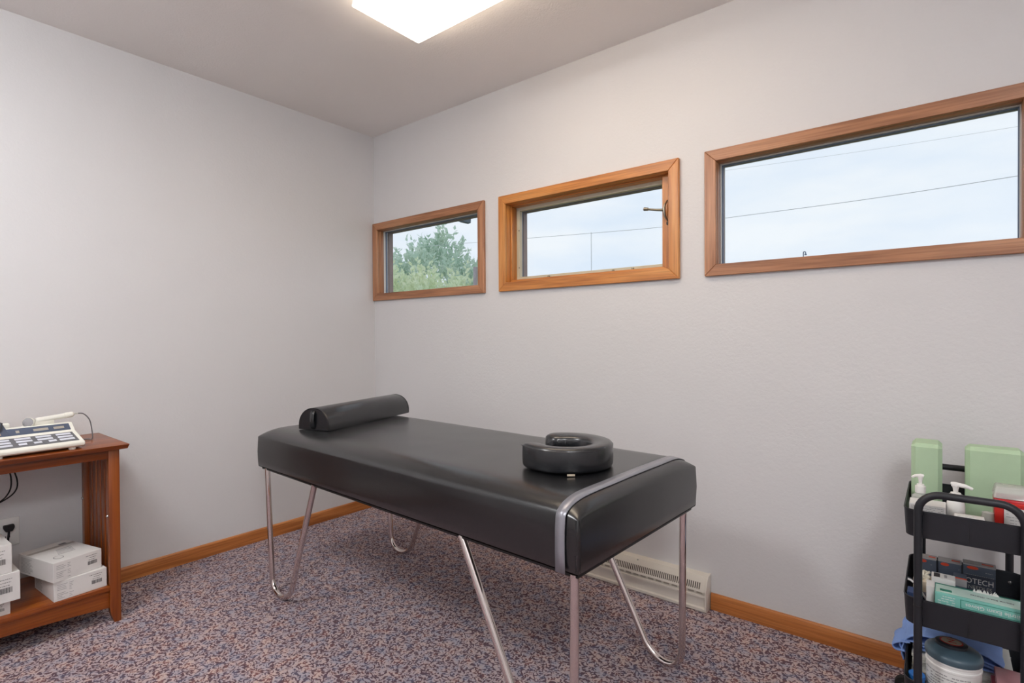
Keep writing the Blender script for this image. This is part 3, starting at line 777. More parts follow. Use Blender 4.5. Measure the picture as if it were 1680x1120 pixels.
# sloping display band
ddir = Vector((-(0.158-0.124), 0, 0.083-0.060)).normalized(); dn = Vector((ddir.z, 0, -ddir.x)).normalized(); dl_ = math.hypot(0.034, 0.023)
def disp_pt(s_, q, hgt): return Vector((-0.124, -s_, 0.060)) + ddir*(q*dl_) + dn*hgt
def disp_box(b_, s0, s1, q0, q1, h0, h1):
    b_.hexa([disp_pt(s0, q0, h0), disp_pt(s1, q0, h0), disp_pt(s1, q1, h0), disp_pt(s0, q1, h0), disp_pt(s0, q0, h1), disp_pt(s1, q0, h1), disp_pt(s1, q1, h1), disp_pt(s0, q1, h1)])
    return b_
db = disp_box(B(), 0.012, 0.235, 0.06, 0.97, -0.0004, 0.0008).obj('display_band', M['slate'], dv, smooth=False, label='slate blue display band')
for s0, s1 in ((0.030, 0.062), (0.078, 0.122), (0.162, 0.172)):
    disp_box(B(), s0, s1, 0.34, 0.66, 0.0006, 0.0012).obj('display_print', M['tan_print'], db, smooth=False)
# raised hood with a meter, further left
hd = B(); pr2 = [(0.188, 0.060), (0.205, 0.106), (0.290, 0.106), (0.310, 0.060)]
hd.prism(pr2, lambda a, b_, d: (-(0.128+(b_-0.060)*0.72) if d == 0 else -0.198, -a, b_), 0, 1)
ho_ = hd.obj('meter_hood', M['slate'], dv, bevel=0.0025)
mt = B().prism([(0.213, 0.065), (0.222, 0.098), (0.276, 0.098), (0.288, 0.065)], lambda a, b_, d: (-(0.128+(b_-0.060)*0.72)+d, -a, b_), -0.001, 0.0008)
mt.obj('meter_face', M['amber'], ho_, smooth=False)
B().tube([(-0.137, -0.215, 0.082), (-0.150, -0.208, 0.108), (-0.152, -0.225, 0.116)], 0.003, 8).obj('meter_bezel', M['lid_black'], ho_)
B().box(-0.200, -0.216, 0.080, -0.170, -0.182, 0.104).obj('probe_rest', M['cream'], dv, bevel=0.006, seg=3)
# cradle for the probe
B().prism([(-0.012, 0.0), (0.012, 0.0), (0.014, 0.016), (0.008, 0.012), (-0.008, 0.012), (-0.014, 0.016)], lambda a, b_, d: (-0.186+a, -d, 0.084+b_), 0.052, 0.118).obj('cradle', M['cream'], dv, bevel=0.0015)
# probe with cable
pb = thing('ultrasound_probe', 'cream hand-held ultrasound probe with metal disc resting on the therapy unit', 'probe', (DVX-0.182, DVY-0.09, 0.8015), math.radians(2.0))
pe = Vector((0.004, 0.094, 0.014)); ps = Vector((0.0, -0.022, 0.000))
ax = (pe-ps).normalized()
path = [ps+ax*t for t in (0, 0.004, 0.02, 0.075, 0.088, 0.0885, 0.112, 0.116)]
B().tube(path, [0.010, 0.0122, 0.0115, 0.0098, 0.0100, 0.0112, 0.0112, 0.009], 16).obj('probe_handle', M['cream'], pb, angle=25)
hdm = Matrix.Translation(ps+Vector((0.010, -0.024, -0.002))) @ Vector((0.80, -0.58, 0.15)).to_track_quat('Z', 'Y').to_matrix().to_4x4()
B().lathe([(0.010, -0.022), (0.016, -0.014), (0.0188, -0.006), (0.0190, 0.002), (0.0176, 0.003)], 28).xf(hdm).obj('probe_head', M['cream'], pb, angle=30)
B().lathe([(0.0176, 0.0028), (0.0170, 0.0042), (0.004, 0.0048)], 28).xf(hdm).obj('probe_disc', M['steel'], pb, angle=60, label='round metal treatment disc')
c0 = pe
cab = smooth_path([c0, c0+Vector((0, 0.012, 0.001)), c0+Vector((-0.004, 0.034, -0.004)), c0+Vector((-0.008, 0.054, -0.030)), c0+Vector((-0.010, 0.062, -0.070)), c0+Vector((-0.012, 0.064, -0.1115)), c0+Vector((-0.03, 0.05, -0.1125)), c0+Vector((-0.045, 0.0, -0.1125)), c0+Vector((-0.04, -0.05, -0.112))], 7)
B().tube(cab, 0.0022, 8).obj('probe_cable', M['grey_cable'], pb)
sb = B()
for k in range(5): sb.lathe([(0.0042-0.0003*k, 0.003*k), (0.0042-0.0003*k, 0.003*k+0.0018)], 10)
sb.xf(Matrix.Translation(c0) @ Vector((0.0, 1.0, 0.05)).to_track_quat('Z', 'Y').to_matrix().to_4x4()).obj('strain_relief', M['cream'], pb)
B().tube(smooth_path([(-0.03, 0.072, -0.055), (-0.03, 0.09, -0.058), (-0.03, 0.108, -0.064), (-0.03, 0.106, -0.080), (-0.03, 0.10, -0.098)], 5), 0.0016, 6).obj('thin_lead', M['rubber'], pb)

# ------------------------------------------------------------------ rolling cart
CX0, CX1 = -0.046, 0.155; YN, YB = 1.722, 2.105; ZT = 0.712
TX0, TX1, TY0, TY1 = -0.077, 0.186, 1.734, 2.093
ct = thing('utility_cart', 'black three-tier metal utility cart beside the window wall', 'cart', ((TX0+TX1)/2, (TY0+TY1)/2, 0))
cxo, cyo = (TX0+TX1)/2, (TY0+TY1)/2
def loop_frame(y):
    rc = 0.048; r = 0.0092; zt = ZT
    pts = [(CX0, 0.105), (CX0, 0.4), (CX0, zt-rc)]
    pts += arc((CX0+rc, zt-rc), rc, math.pi, math.pi/2, 8, lambda a, b_: (a, b_))[1:]
    pts += arc((CX1-rc, zt-rc), rc, math.pi/2, 0, 8, lambda a, b_: (a, b_))
    pts += [(CX1, 0.4), (CX1, 0.105)]
    o = B().tube([(a-cxo, y-cyo, z) for a, z in pts], r, 16).obj('handle_frame', M['black_metal'], ct, angle=50)
    for xx in (CX0, CX1):
        B().lathe([(0.0095, 0.0), (0.0098, 0.001), (0.0098, 0.004), (0.0095, 0.005)], 16, (xx-cxo, y-cyo, 0.418)).obj('tube_joint', M['black_plastic'], o)
loop_frame(YN); loop_frame(YB)
def rrect(x0, y0, x1, y1, r, n=6):
    pts = []
    for (cx_, cy_, a0) in ((x1-r, y1-r, 0), (x0+r, y1-r, math.pi/2), (x0+r, y0+r, math.pi), (x1-r, y0+r, 1.5*math.pi)):
        pts += [(cx_+r*math.cos(a0+math.pi/2*i/n), cy_+r*math.sin(a0+math.pi/2*i/n)) for i in range(n+1)]
    return pts
TRAY_Z = (0.661, 0.432, 0.214); TRAY_H = 0.069
for tz in TRAY_Z:
    hgt = TRAY_H; x0, x1, y0, y1 = TX0-cxo, TX1-cxo, TY0-cyo, TY1-cyo
    o1 = rrect(x0+0.004, y0+0.004, x1-0.004, y1-0.004, 0.030); o2 = rrect(x0, y0, x1, y1, 0.032); o3 = rrect(x0+0.002, y0+0.002, x1-0.002, y1-0.002, 0.030)
    o4 = rrect(x0+0.006, y0+0.006, x1-0.006, y1-0.006, 0.029)
    n = len(o1); vs = [(a, b_, tz-hgt) for a, b_ in o1]+[(a, b_, tz) for a, b_ in o2]+[(a, b_, tz) for a, b_ in o3]+[(a, b_, tz-hgt+0.003) for a, b_ in o4]
    fs = [tuple(range(n))[::-1]]
    for s_ in range(3): fs += [(s_*n+k, s_*n+(k+1) % n, (s_+1)*n+(k+1) % n, (s_+1)*n+k) for k in range(n)]
    fs.append(tuple(3*n+k for k in range(n)))
    tr = B().add(vs, fs).obj('tray', M['black_metal'], ct, angle=40)
    B().tube([(a, b_, tz) for a, b_ in rrect(x0+0.001, y0+0.001, x1-0.001, y1-0.001, 0.031)], 0.0021, 6, closed=True).obj('rolled_rim', M['black_metal'], tr)
    B().box(-0.0006, y0+0.0005, tz-hgt+0.004, 0.0006, y0+0.0035, tz-0.002).obj('weld_seam', M['black_plastic'], tr)
    for xx in (CX0-cxo, CX1-cxo):
        for yy, sg in ((y0, 1), (y1, -1)):
            B().lathe([(0.0052, 0), (0.0052, 0.002*sg), (0.0026, 0.0042*sg)], 12, (xx, yy+sg*0.006, tz-0.028), 'y').obj('screw', M['steel'], tr)
for xx in (CX0-0.02, CX1+0.02):
    for yy in (TY0+0.02, TY1-0.03):
        sx = -1 if xx < 0 else 1
        stem = B().tube([(xx-sx*0.02-cxo, yy-cyo, 0.148), (xx-sx*0.02-cxo, yy-cyo, 0.056)], 0.006, 10)
        k = B().prism([(0.0, 0.062), (sx*0.020, 0.058), (sx*0.052, 0.030), (sx*0.044, 0.020), (sx*0.010, 0.040), (-sx*0.006, 0.052)], lambda a, b_, d: (xx-sx*0.02+a-cxo, yy-cyo+d, b_), -0.014, 0.014)
        stem.merge(k); cs = stem.obj('caster', M['black_plastic'], ct, bevel=0.0015)
        B().lathe([(0.010, -0.010), (0.0245, -0.009), (0.026, -0.006), (0.026, 0.006), (0.0245, 0.009), (0.010, 0.010)], 20, (xx+sx*0.022-cxo, yy-cyo, 0.0262), 'y').obj('wheel', M['rubber'], cs)

# --- top tray
FZ = TRAY_Z[0]-TRAY_H+0.0035
def foam(name, label, x0, x1, y0, y1, h):
    c = 0.010; cx_, cy_ = (x0+x1)/2, (y0+y1)/2; hx, hy = (x1-x0)/2, (y1-y0)/2
    t = B().box(-hx, -hy, 0, hx, hy, h).obj(name, M['green_foam'], None, bevel=c, seg=1, angle=25)
    t.location = (cx_, cy_, FZ); return tag(t, label, 'foam block', 'green foam blocks')
foam('foam_block', 'narrow side of a green foam block at the left of the cart top', -0.069, 0.003, 1.965, 2.075, 0.203)
foam('foam_block', 'wide green foam block standing behind the red container', 0.054, 0.178, 1.99, 2.06, 0.203)
def pump_bottle(name, label, x, y, body_r, body_h, cap_r, cap_h, stem_h, spout, sdir, bodymat, flat=1.0):
    t = thing(name, label, 'bottle', (x, y, FZ), 0, 'pump bottles on the cart')
    B().lathe([(body_r*0.9, 0), (body_r, 0.004), (body_r, body_h*0.82), (body_r*0.92, body_h*0.92), (cap_r*0.8, body_h), (cap_r*0.8, body_h+0.006)], 24, sy=flat).obj('bottle_body', bodymat, t)
    z = body_h+0.002
    cp = B().lathe([(cap_r, z), (cap_r, z+cap_h), (cap_r*0.72, z+cap_h+0.001), (cap_r*0.70, z+cap_h+0.005), (cap_r*0.4, z+cap_h+0.006)], 24)
    cp.obj('pump_collar', M['white_plastic'], t, angle=25)
    z2 = z+cap_h+0.004
    pb_ = B().tube([(0, 0, z2), (0, 0, z2+stem_h*0.5), (0, 0, z2+stem_h)], [cap_r*0.33, cap_r*0.36, cap_r*0.52], 14)
    pb_.tube(smooth_path([(-sdir*cap_r*0.62, 0, z2+stem_h+0.001), (0, 0, z2+stem_h+0.0025), (sdir*spout*0.6, 0, z2+stem_h+0.000), (sdir*spout, 0, z2+stem_h-0.005)], 4),
             [cap_r*0.30]+[cap_r*0.42]*4+[cap_r*0.36]*4+[cap_r*0.28]*3+[cap_r*0.2], 10)
    pb_.obj('pump_head', M['white_plastic'], t, angle=40)
    return t
p1 = pump_bottle('pump_bottle', 'clear pump bottle with white cap in front of the narrow foam block', -0.0445, 1.86, 0.021, 0.083, 0.0122, 0.0185, 0.022, 0.019, -1, M['clear'])
B().lathe([(0.019, 0.004), (0.019, 0.055), (0.004, 0.0555)], 20).obj('liquid', M['teal_pale'], p1)
p2 = pump_bottle('pump_bottle', 'white lotion bottle with a long beaked pump spout', 0.030, 1.82, 0.0195, 0.090, 0.0155, 0.010, 0.020, 0.034, 1, M['white_plastic'], 0.75)
# cartons in the top tray
def simple_box(name, label, cat, x0, x1, y0, y1, z, h, mat, rz=0.0, group=None, bevel=0.001, root=True):
    cx_, cy_ = (x0+x1)/2, (y0+y1)/2
    t = thing(name, label, cat, (cx_, cy_, z), rz, group)
    B().box(-(x1-x0)/2, -(y1-y0)/2, 0, (x1-x0)/2, (y1-y0)/2, h).obj('box_body', mat, t, bevel=bevel, seg=1)
    return t, (x1-x0)/2, (y1-y0)/2
def lines(parent, x0, x1, y, z0, z1, rows, mat, hgt=0.0013, fill=0.8, name='print'):
    b_ = B()
    for r_ in range(rows):
        z = z0+(z1-z0)*r_/max(1, rows-1); x = x0
        while x < x1:
            l = random.uniform(0.003, 0.009)
            if random.random() < fill: b_.box(x, y-0.0004, z, min(x+l, x1), y+0.0002, z+hgt)
            x += l+0.0014
    if b_.v: return b_.obj(name, mat, parent, smooth=False)
t, hx, hy = simple_box('sample_carton', 'small printed white carton at the front left of the cart top', 'box', -0.066, 0.010, 1.765, 1.825, FZ, 0.077, M['carton'])
lines(t, -hx+0.004, hx-0.004, -hy, 0.030, 0.070, 10, M['ink_grey'])
t, hx, hy = simple_box('swab_carton', 'low white carton lying along the cart rim', 'box', 0.026, 0.084, 1.742, 1.775, FZ, 0.066, M['carton'])
lines(t, -hx+0.003, hx-0.003, -hy, 0.050, 0.062, 3, M['ink_grey'])
B().box(-hx+0.006, -hy+0.006, 0.0662, hx-0.02, hy-0.012, 0.0675).obj('flap', M['paper'], t)
jr = thing('clear_jar', 'small clear jar beside the red container', 'jar', (0.092, 1.795, FZ), 0)
B().lathe([(0.014, 0), (0.016, 0.003), (0.016, 0.055), (0.012, 0.066), (0.0115, 0.074), (0.004, 0.076)], 20).obj('jar_body', M['clear'], jr)
# sharps container
sh_ = thing('sharps_container', 'red translucent sharps container with clear lid and white label', 'container', (0.1395, 1.815, FZ), 0)
sx_, sy_ = 0.0365, 0.034
B().add([(-sx_*0.94, -sy_*0.9, 0), (sx_*0.94, -sy_*0.9, 0), (sx_*0.94, sy_*0.9, 0), (-sx_*0.94, sy_*0.9, 0), (-sx_, -sy_, 0.116), (sx_, -sy_, 0.116), (sx_, sy_, 0.116), (-sx_, sy_, 0.116)],
        [(3,2,1,0),(4,5,6,7),(0,1,5,4),(1,2,6,5),(2,3,7,6),(3,0,4,7)]).obj('bin', M['red_plastic'], sh_, bevel=0.005, seg=3)
lid = B().add([(-sx_-0.002, -sy_-0.002, 0.116), (sx_+0.002, -sy_-0.002, 0.116), (sx_+0.002, sy_+0.002, 0.116), (-sx_-0.002, sy_+0.002, 0.116), (-sx_+0.004, -sy_+0.014, 0.142), (sx_-0.004, -sy_+0.014, 0.142), (sx_-0.004, sy_-0.002, 0.142), (-sx_+0.004, sy_-0.002, 0.142)],
        [(3,2,1,0),(4,5,6,7),(0,1,5,4),(1,2,6,5),(2,3,7,6),(3,0,4,7)]).obj('lid', M['clear'], sh_, bevel=0.004, seg=3)
B().box(-sx_+0.001, -sy_-0.0012, 0.100, sx_, -sy_+0.001, 0.108).obj('lid_seam', M['red'], sh_, bevel=0.001)
lb = B().box(-sx_+0.018, -sy_-0.0016, 0.018, sx_-0.004, -sy_+0.001, 0.096).obj('label_sheet', M['carton'], sh_)
lines(sh_, -sx_+0.022, sx_-0.01, -sy_-0.0016, 0.030, 0.088, 9, M['ink_grey'])
B().box(-sx_+0.0012, -sy_-0.0008, 0.004, -sx_+0.016, -sy_+0.001, 0.100).obj('red_band', M['red'], sh_)

# --- middle tray
FZ2 = TRAY_Z[1]-TRAY_H+0.0035
def needle_box(label, x0, x1, y0, y1, h, brand):
    t, hx, hy = simple_box('needle_box', label, 'box', x0, x1, y0, y1, FZ2, h, M['needle_blue'], 0, 'acupuncture needle boxes on the cart')
    B().box(-hx-0.0003, -hy-0.0004, h-0.0025, hx+0.0003, -hy+0.0006, h+0.0003).obj('silver_flap', M['needle_grey'], t, smooth=False)
    B().box(-hx, -hy, h-0.0005, hx, hy, h+0.0006).obj('silver_top', M['needle_grey'], t, smooth=False)
    B().prism([(hx*0.36*math.cos(a_), 0.0042*math.sin(a_)) for a_ in [2*math.pi*k/20 for k in range(20)]], lambda a, b_, d: (-hx*0.42+a, -hy-d, h-0.0085+b_), -0.0005, 0.0009).obj('orange_oval', M['orange'], t, smooth=False)
    B().box(hx*0.15, -hy*0.3, h+0.0004, hx*0.85, hy*0.25, h+0.0010).obj('orange_print', M['orange'], t, smooth=False)
    B().box(-hx*0.85, -hy*0.2, h+0.0004, -hx*0.05, hy*0.1, h+0.0010).obj('pale_print', M['carton_grey'], t, smooth=False)
    lines(t, hx*0.35, hx*0.8, -hy, h-0.017, h-0.017, 1, M['needle_grey'])
    B().box(hx-0.0012, -hy-0.0005, 0, hx+0.0004, -hy+0.001, h).obj('black_edge', M['black_plastic'], t, smooth=False)
    if brand:
        B().box(-hx, -hy-0.0006, 0, hx-0.0014, -hy+0.0004, h-0.028).obj('dark_panel', M['needle_dark'], t, smooth=False)
        dsh = B(); x = -hx+0.002
        while x < hx-0.006: dsh.box(x, -hy-0.0008, h-0.0280, x+0.003, -hy, h-0.0270); x += 0.0045
        dsh.obj('dashed_line', M['needle_grey'], t, smooth=False, kind='stuff')
        text_mesh('OTECH', 0.0205, 'lettering', M['carton'], t, frame_mtx((0.000, -hy-0.0008, h-0.0445), (1, 0, 0), (0, 0, 1)), xs=0.86)
        text_mesh('NEEDLES', 0.0135, 'lettering', M['carton_grey'], t, frame_mtx((0.001, -hy-0.0008, h-0.0610), (1, 0, 0), (0, 0, 1)), xs=0.92)
    return t
needle_box('leftmost silver and slate needle box with orange mark behind the cart post', -0.052, -0.009, 1.93, 1.963, 0.112, False)
needle_box('middle silver and slate needle box with orange oval', -0.0065, 0.0455, 1.935, 1.968, 0.112, False)
needle_box('slate needle box lettered OTECH NEEDLES', 0.048, 0.116, 1.925, 1.958, 0.121, True)
t, hx, hy = simple_box('grey_carton', 'grey slate carton with orange top line between glove box and needle boxes', 'box', 0.027, 0.0545, 1.876, 1.915, FZ2, 0.094, M['needle_blue'])
B().box(-hx, -hy-0.0004, 0.072, hx, -hy+0.0005, 0.094).obj('silver_flap', M['needle_grey'], t, smooth=False)
B().box(-hx, -hy-0.0006, 0.092, hx, -hy+0.0005, 0.0946).obj('orange_line', M['orange'], t, smooth=False)
t, hx, hy = simple_box('white_carton', 'small white carton with a dark square picture on its top', 'box', -0.020, 0.030, 1.832, 1.872, FZ2, 0.098, M['carton'])
B().box(-hx+0.005, -hy+0.006, 0.0978, -hx+0.018, hy-0.006, 0.0986).obj('dark_picture', M['ink'], t, smooth=False)
B().box(0.002, -hy+0.010, 0.0978, 0.008, hy-0.010, 0.0986).obj('print', M['ink_grey'], t, smooth=False)
# glove box
GH = 0.090
gx0, gx1 = -0.012, 0.170
t, hx, hy = simple_box('glove_box', 'mint green glove box lettered Nitrile Exam Gloves upside down', 'box', gx0, gx1, 1.750, 1.816, FZ2, GH, M['teal'])
B().box(-hx+0.002, -hy+0.006, GH-0.0002, hx-0.002, hy-0.008, GH+0.0004).obj('pale_top', M['teal_pale'], t, smooth=False)
B().box(-hx, hy-0.0075, GH-0.0002, hx, hy-0.001, GH+0.0005).obj('green_stripe', M['teal_dark'], t, smooth=False)
B().box(-hx+0.050, -hy-0.0006, GH-0.0265, hx-0.006, -hy+0.0004, GH-0.0055).obj('title_frame', M['teal_dark'], t, smooth=False)
B().box(-hx+0.052, -hy-0.0009, GH-0.0250, hx-0.0075, -hy+0.0004, GH-0.0070).obj('title_field', M['teal'], t, smooth=False)
tx_c = (-hx+0.050+hx-0.006)/2
text_mesh('Nitrile Exam Gloves', 0.0130, 'lettering', M['carton'], t, frame_mtx((tx_c, -hy-0.0011, GH-0.0160), (-1, 0, 0), (0, 0, -1)))
text_mesh('Nitrile Exam Gloves', 0.0100, 'lettering', M['slate_grey'], t, frame_mtx((0.02, -0.002, GH+0.0006), (-1, 0, 0), (0, -1, 0)))
lines(t, -hx+0.006, -hx+0.040, -hy, GH-0.026, GH-0.008, 4, M['carton'])
B().box(-hx+0.010, -hy+0.016, GH+0.0002, -hx+0.034, -hy+0.030, GH+0.0007).obj('print', M['teal_dark'], t, smooth=False)
tu = B()
random.seed(11)
for k in range(11):
    x = -0.012+k*0.0045; tu.add([(x-0.003, 0.024, GH), (x+0.003, 0.024, GH), (x+0.003, 0.029, GH), (x-0.003, 0.029, GH), (x+random.uniform(-.003, .004), 0.027, GH+random.uniform(0.006, 0.011))], [(0,1,2,3),(0,1,4),(1,2,4),(2,3,4),(3,0,4)])
tu.obj('torn_opening', M['paper'], t)
# cream carton of swabs, left
t, hx, hy = simple_box('swab_box', 'open beige box of cotton swabs behind the left cart post', 'box', -0.060, -0.020, 1.845, 1.90, FZ2, 0.075, M['beige_card'])
random.seed(5)
for k in range(24):
    q = B().tube([(random.uniform(-hx+.004, hx-.004), random.uniform(-hy+.004, hy-.004), 0.070), (random.uniform(-hx+.004, hx-.004), random.uniform(-hy+.004, hy-.004), 0.088)], [0.0026, 0.0034], 6)
    q.obj('swab_tip', M['swab'], t)
t, hx, hy = simple_box('navy_box', 'small navy blue packet at the left end of the middle tray', 'box', -0.070, -0.040, 1.760, 1.800, FZ2, 0.070, M['navy'])
B().box(-hx, -hy-0.0004, 0.030, hx, -hy+0.0002, 0.040).obj('print', M['ink_grey'], t, smooth=False)
t, hx, hy = simple_box('tall_packet', 'plain white packet standing behind the glove box end', 'box', -0.030, -0.013, 1.770, 1.815, FZ2, 0.094, M['carton'])
# black and white pouch sagging over the rim
pu = thing('soft_pouch', 'dark zip pouch with white lining lying at the tray left end', 'pouch', (-0.048, 1.812, FZ2))
b_ = B(); pts = []
for i in range(9):
    u = i/8
    pts.append((-0.022+0.050*u, 0.070+0.020*math.cos(u*2.6)-0.030*u*u))
vs = []; 
for (a, z) in pts:
    for k in range(5): vs.append((a, -0.012+0.006*k+0.004*math.sin(a*90), z+0.004*math.sin(k*1.3)))
b_.add(vs, [(i*5+k, i*5+k+1, (i+1)*5+k+1, (i+1)*5+k) for i in range(8) for k in range(4)])
o = b_.obj('pouch_flap', M['needle_dark'], pu, angle=70); md = o.modifiers.new('thickness', 'SOLIDIFY'); md.thickness = 0.004
b_ = B().tube([(a, -0.016+0.004*math.sin(a*90), z+0.002) for a, z in pts], 0.0026, 8); b_.obj('white_lining', M['white_plastic'], pu)
B().box(-0.020, -0.006, 0.0, 0.026, 0.014, 0.055).obj('pouch_body', M['needle_dark'], pu, bevel=0.005, seg=3)

# --- bottom tray
FZ3 = TRAY_Z[2]-TRAY_H+0.0035
def stack(name, label, x0, x1, y0, y1, n, th):
    cx_, cy_ = (x0+x1)/2, (y0+y1)/2
    t = thing(name, label, 'paper', (cx_, cy_, FZ3))
    for k in range(n):
        j = [random.uniform(-0.003, 0.003) for _ in range(4)]
        B().box(-(x1-x0)/2+j[0], -(y1-y0)/2+j[1], k*th, (x1-x0)/2+j[2], (y1-y0)/2+j[3], (k+1)*th-0.0008).obj('paper_pad', M['paper'], t, smooth=False)
stack('paper_stack', 'stack of white paper pads in the bottom tray', -0.062, 0.150, 1.885, 2.075, 12, 0.0055)
cn = thing('wipes_canister', 'white wipes canister with slate lid in the bottom tray', 'canister', (0.026, 1.818, FZ3)); cn.scale = (1, 1, 0.915)
B().lathe([(0.054, 0), (0.057, 0.004), (0.057, 0.110), (0.0585, 0.112), (0.0585, 0.117), (0.0565, 0.119), (0.0565, 0.126), (0.0585, 0.128), (0.0585, 0.133), (0.055, 0.136)], 40).obj('canister_body', M['white_plastic'], cn, angle=30)
ld = B().lathe([(0.0600, 0.134), (0.0605, 0.137), (0.0605, 0.146), (0.059, 0.151), (0.053, 0.156), (0.048, 0.157), (0.042, 0.160), (0.010, 0.163)], 40).obj('canister_lid', M['canister_lid'], cn, angle=40)
B().lathe([(0.034, 0.1605), (0.034, 0.169), (0.032, 0.1705), (0.006, 0.171)], 32, (-0.004, 0.008, 0), sy=0.85).obj('flip_cap', M['lid_black'], ld, angle=40)
cap_c = (-0.004, 0.008, 0.1708)
B().lathe([(0.0245, 0.0), (0.0245, 0.0007)], 28, cap_c, sy=0.8).obj('emblem_ring', M['red'], ld, smooth=False)
B().lathe([(0.0215, 0.0004), (0.0215, 0.0010)], 28, cap_c, sy=0.78).obj('emblem_field', M['beige_card'], ld, smooth=False)
text_mesh('Z', 0.026, 'emblem_letter', M['red'], ld, frame_mtx((cap_c[0], cap_c[1], cap_c[2]+0.0012), (1, 0.1, 0), (-0.1, 1, 0)), xs=1.2)
lbp = B()
random.seed(3)
for r_ in range(11):
    z = 0.098-0.008*r_; a = math.radians(198)
    while a < math.radians(300):
        da = math.radians(random.uniform(3, 9))
        if random.random() < 0.85:
            p = [(0.0573*math.cos(q), 0.0573*math.sin(q)) for q in (a, a+da/2, a+da)]
            for (m0, m1) in ((0, 1), (1, 2)):
                lbp.add([(p[m0][0], p[m0][1], z), (p[m1][0], p[m1][1], z), (p[m1][0], p[m1][1], z+0.003), (p[m0][0], p[m0][1], z+0.003)], [(0, 1, 2, 3)])
        a += da+math.radians(1.5)
lbp.obj('label_print', M['ink_grey'], cn, smooth=False)
# folded blue scrubs
sc2 = thing('folded_scrubs', 'folded blue cotton scrubs hanging over the bottom tray', 'clothing', (0.02, 1.98, FZ3+0.0745))
def cloth_sheet(path, y0, y1, seed, ny=18, amp=0.005):
    P = smooth_path([(a, 0, z) for a, z in path], 8); b2 = B(); vs = []
    for j in range(ny+1):
        y = y0+(y1-y0)*j/ny
        for i, p in enumerate(P):
            nz = noise.noise(Vector((p.x*22+seed, y*18, seed))); n2 = noise.noise(Vector((p.x*50, y*45+seed, 3.1)))
            vs.append((p.x+0.004*n2, y+0.006*noise.noise(Vector((p.x*20, seed, 1.7))), p.z+amp*nz+0.0018*n2))
    k = len(P)
    b2.add(vs, [(j*k+i, j*k+i+1, (j+1)*k+i+1, (j+1)*k+i) for j in range(ny) for i in range(k-1)])
    return b2
o = cloth_sheet([(-0.104, -0.040), (-0.110, -0.014), (-0.094, 0.028), (-0.05, 0.046), (0.03, 0.044), (0.09, 0.032), (0.112, 0.014), (0.095, 0.006), (0.02, 0.010), (-0.06, 0.012)], -0.085, 0.09, 2.0).obj('shirt_fold', M['blue_cloth'], sc2, angle=80)
md = o.modifiers.new('thickness', 'SOLIDIFY'); md.thickness = 0.003
o = cloth_sheet([(-0.098, -0.018), (-0.112, 0.000), (-0.106, 0.016), (-0.085, 0.020), (0.0, 0.020), (0.08, 0.018), (0.108, 0.004), (0.09, -0.004), (0.0, -0.002), (-0.07, 0.000)], -0.080, 0.085, 7.0, amp=0.003).obj('trouser_fold', M['blue_cloth'], sc2, angle=80)
md = o.modifiers.new('thickness', 'SOLIDIFY'); md.thickness = 0.003
o = cloth_sheet([(-0.088, 0.020), (-0.112, 0.012), (-0.130, -0.004), (-0.122, -0.018), (-0.100, -0.014)], -0.085, 0.0, 4.0, 10, amp=0.004).obj('sleeve', M['blue_cloth'], sc2, angle=80)
md = o.modifiers.new('thickness', 'SOLIDIFY'); md.thickness = 0.004
# pink lidded plastic box
pk = thing('plastic_case', 'clear lidded plastic case over a pink card box at lower right', 'box', (0.138, 1.82, FZ3))
B().box(-0.036, -0.055, 0, 0.040, 0.052, 0.078).obj('pink_base', M['pink_card'], pk, bevel=0.002)
B().box(-0.030, -0.052, 0.0785, 0.042, 0.050, 0.106).obj('clear_case', M['clear_pink'], pk, bevel=0.004, seg=2)
B().box(-0.022, -0.046, 0.080, 0.036, 0.042, 0.096).obj('contents', M['paper'], pk, bevel=0.002)
bt = thing('blue_tub', 'small blue plastic tub at the left of the bottom tray', 'tub', (-0.050, 1.795, FZ3))
B().lathe([(0.014, 0), (0.017, 0.003), (0.018, 0.050), (0.0165, 0.052), (0.015, 0.049), (0.013, 0.006)], 20).obj('tub_body', M['blue_plastic'], bt)
B().lathe([(0.0188, 0.049), (0.0188, 0.058), (0.017, 0.060), (0.004, 0.0605)], 20).obj('tub_lid', M['blue_plastic'], bt)

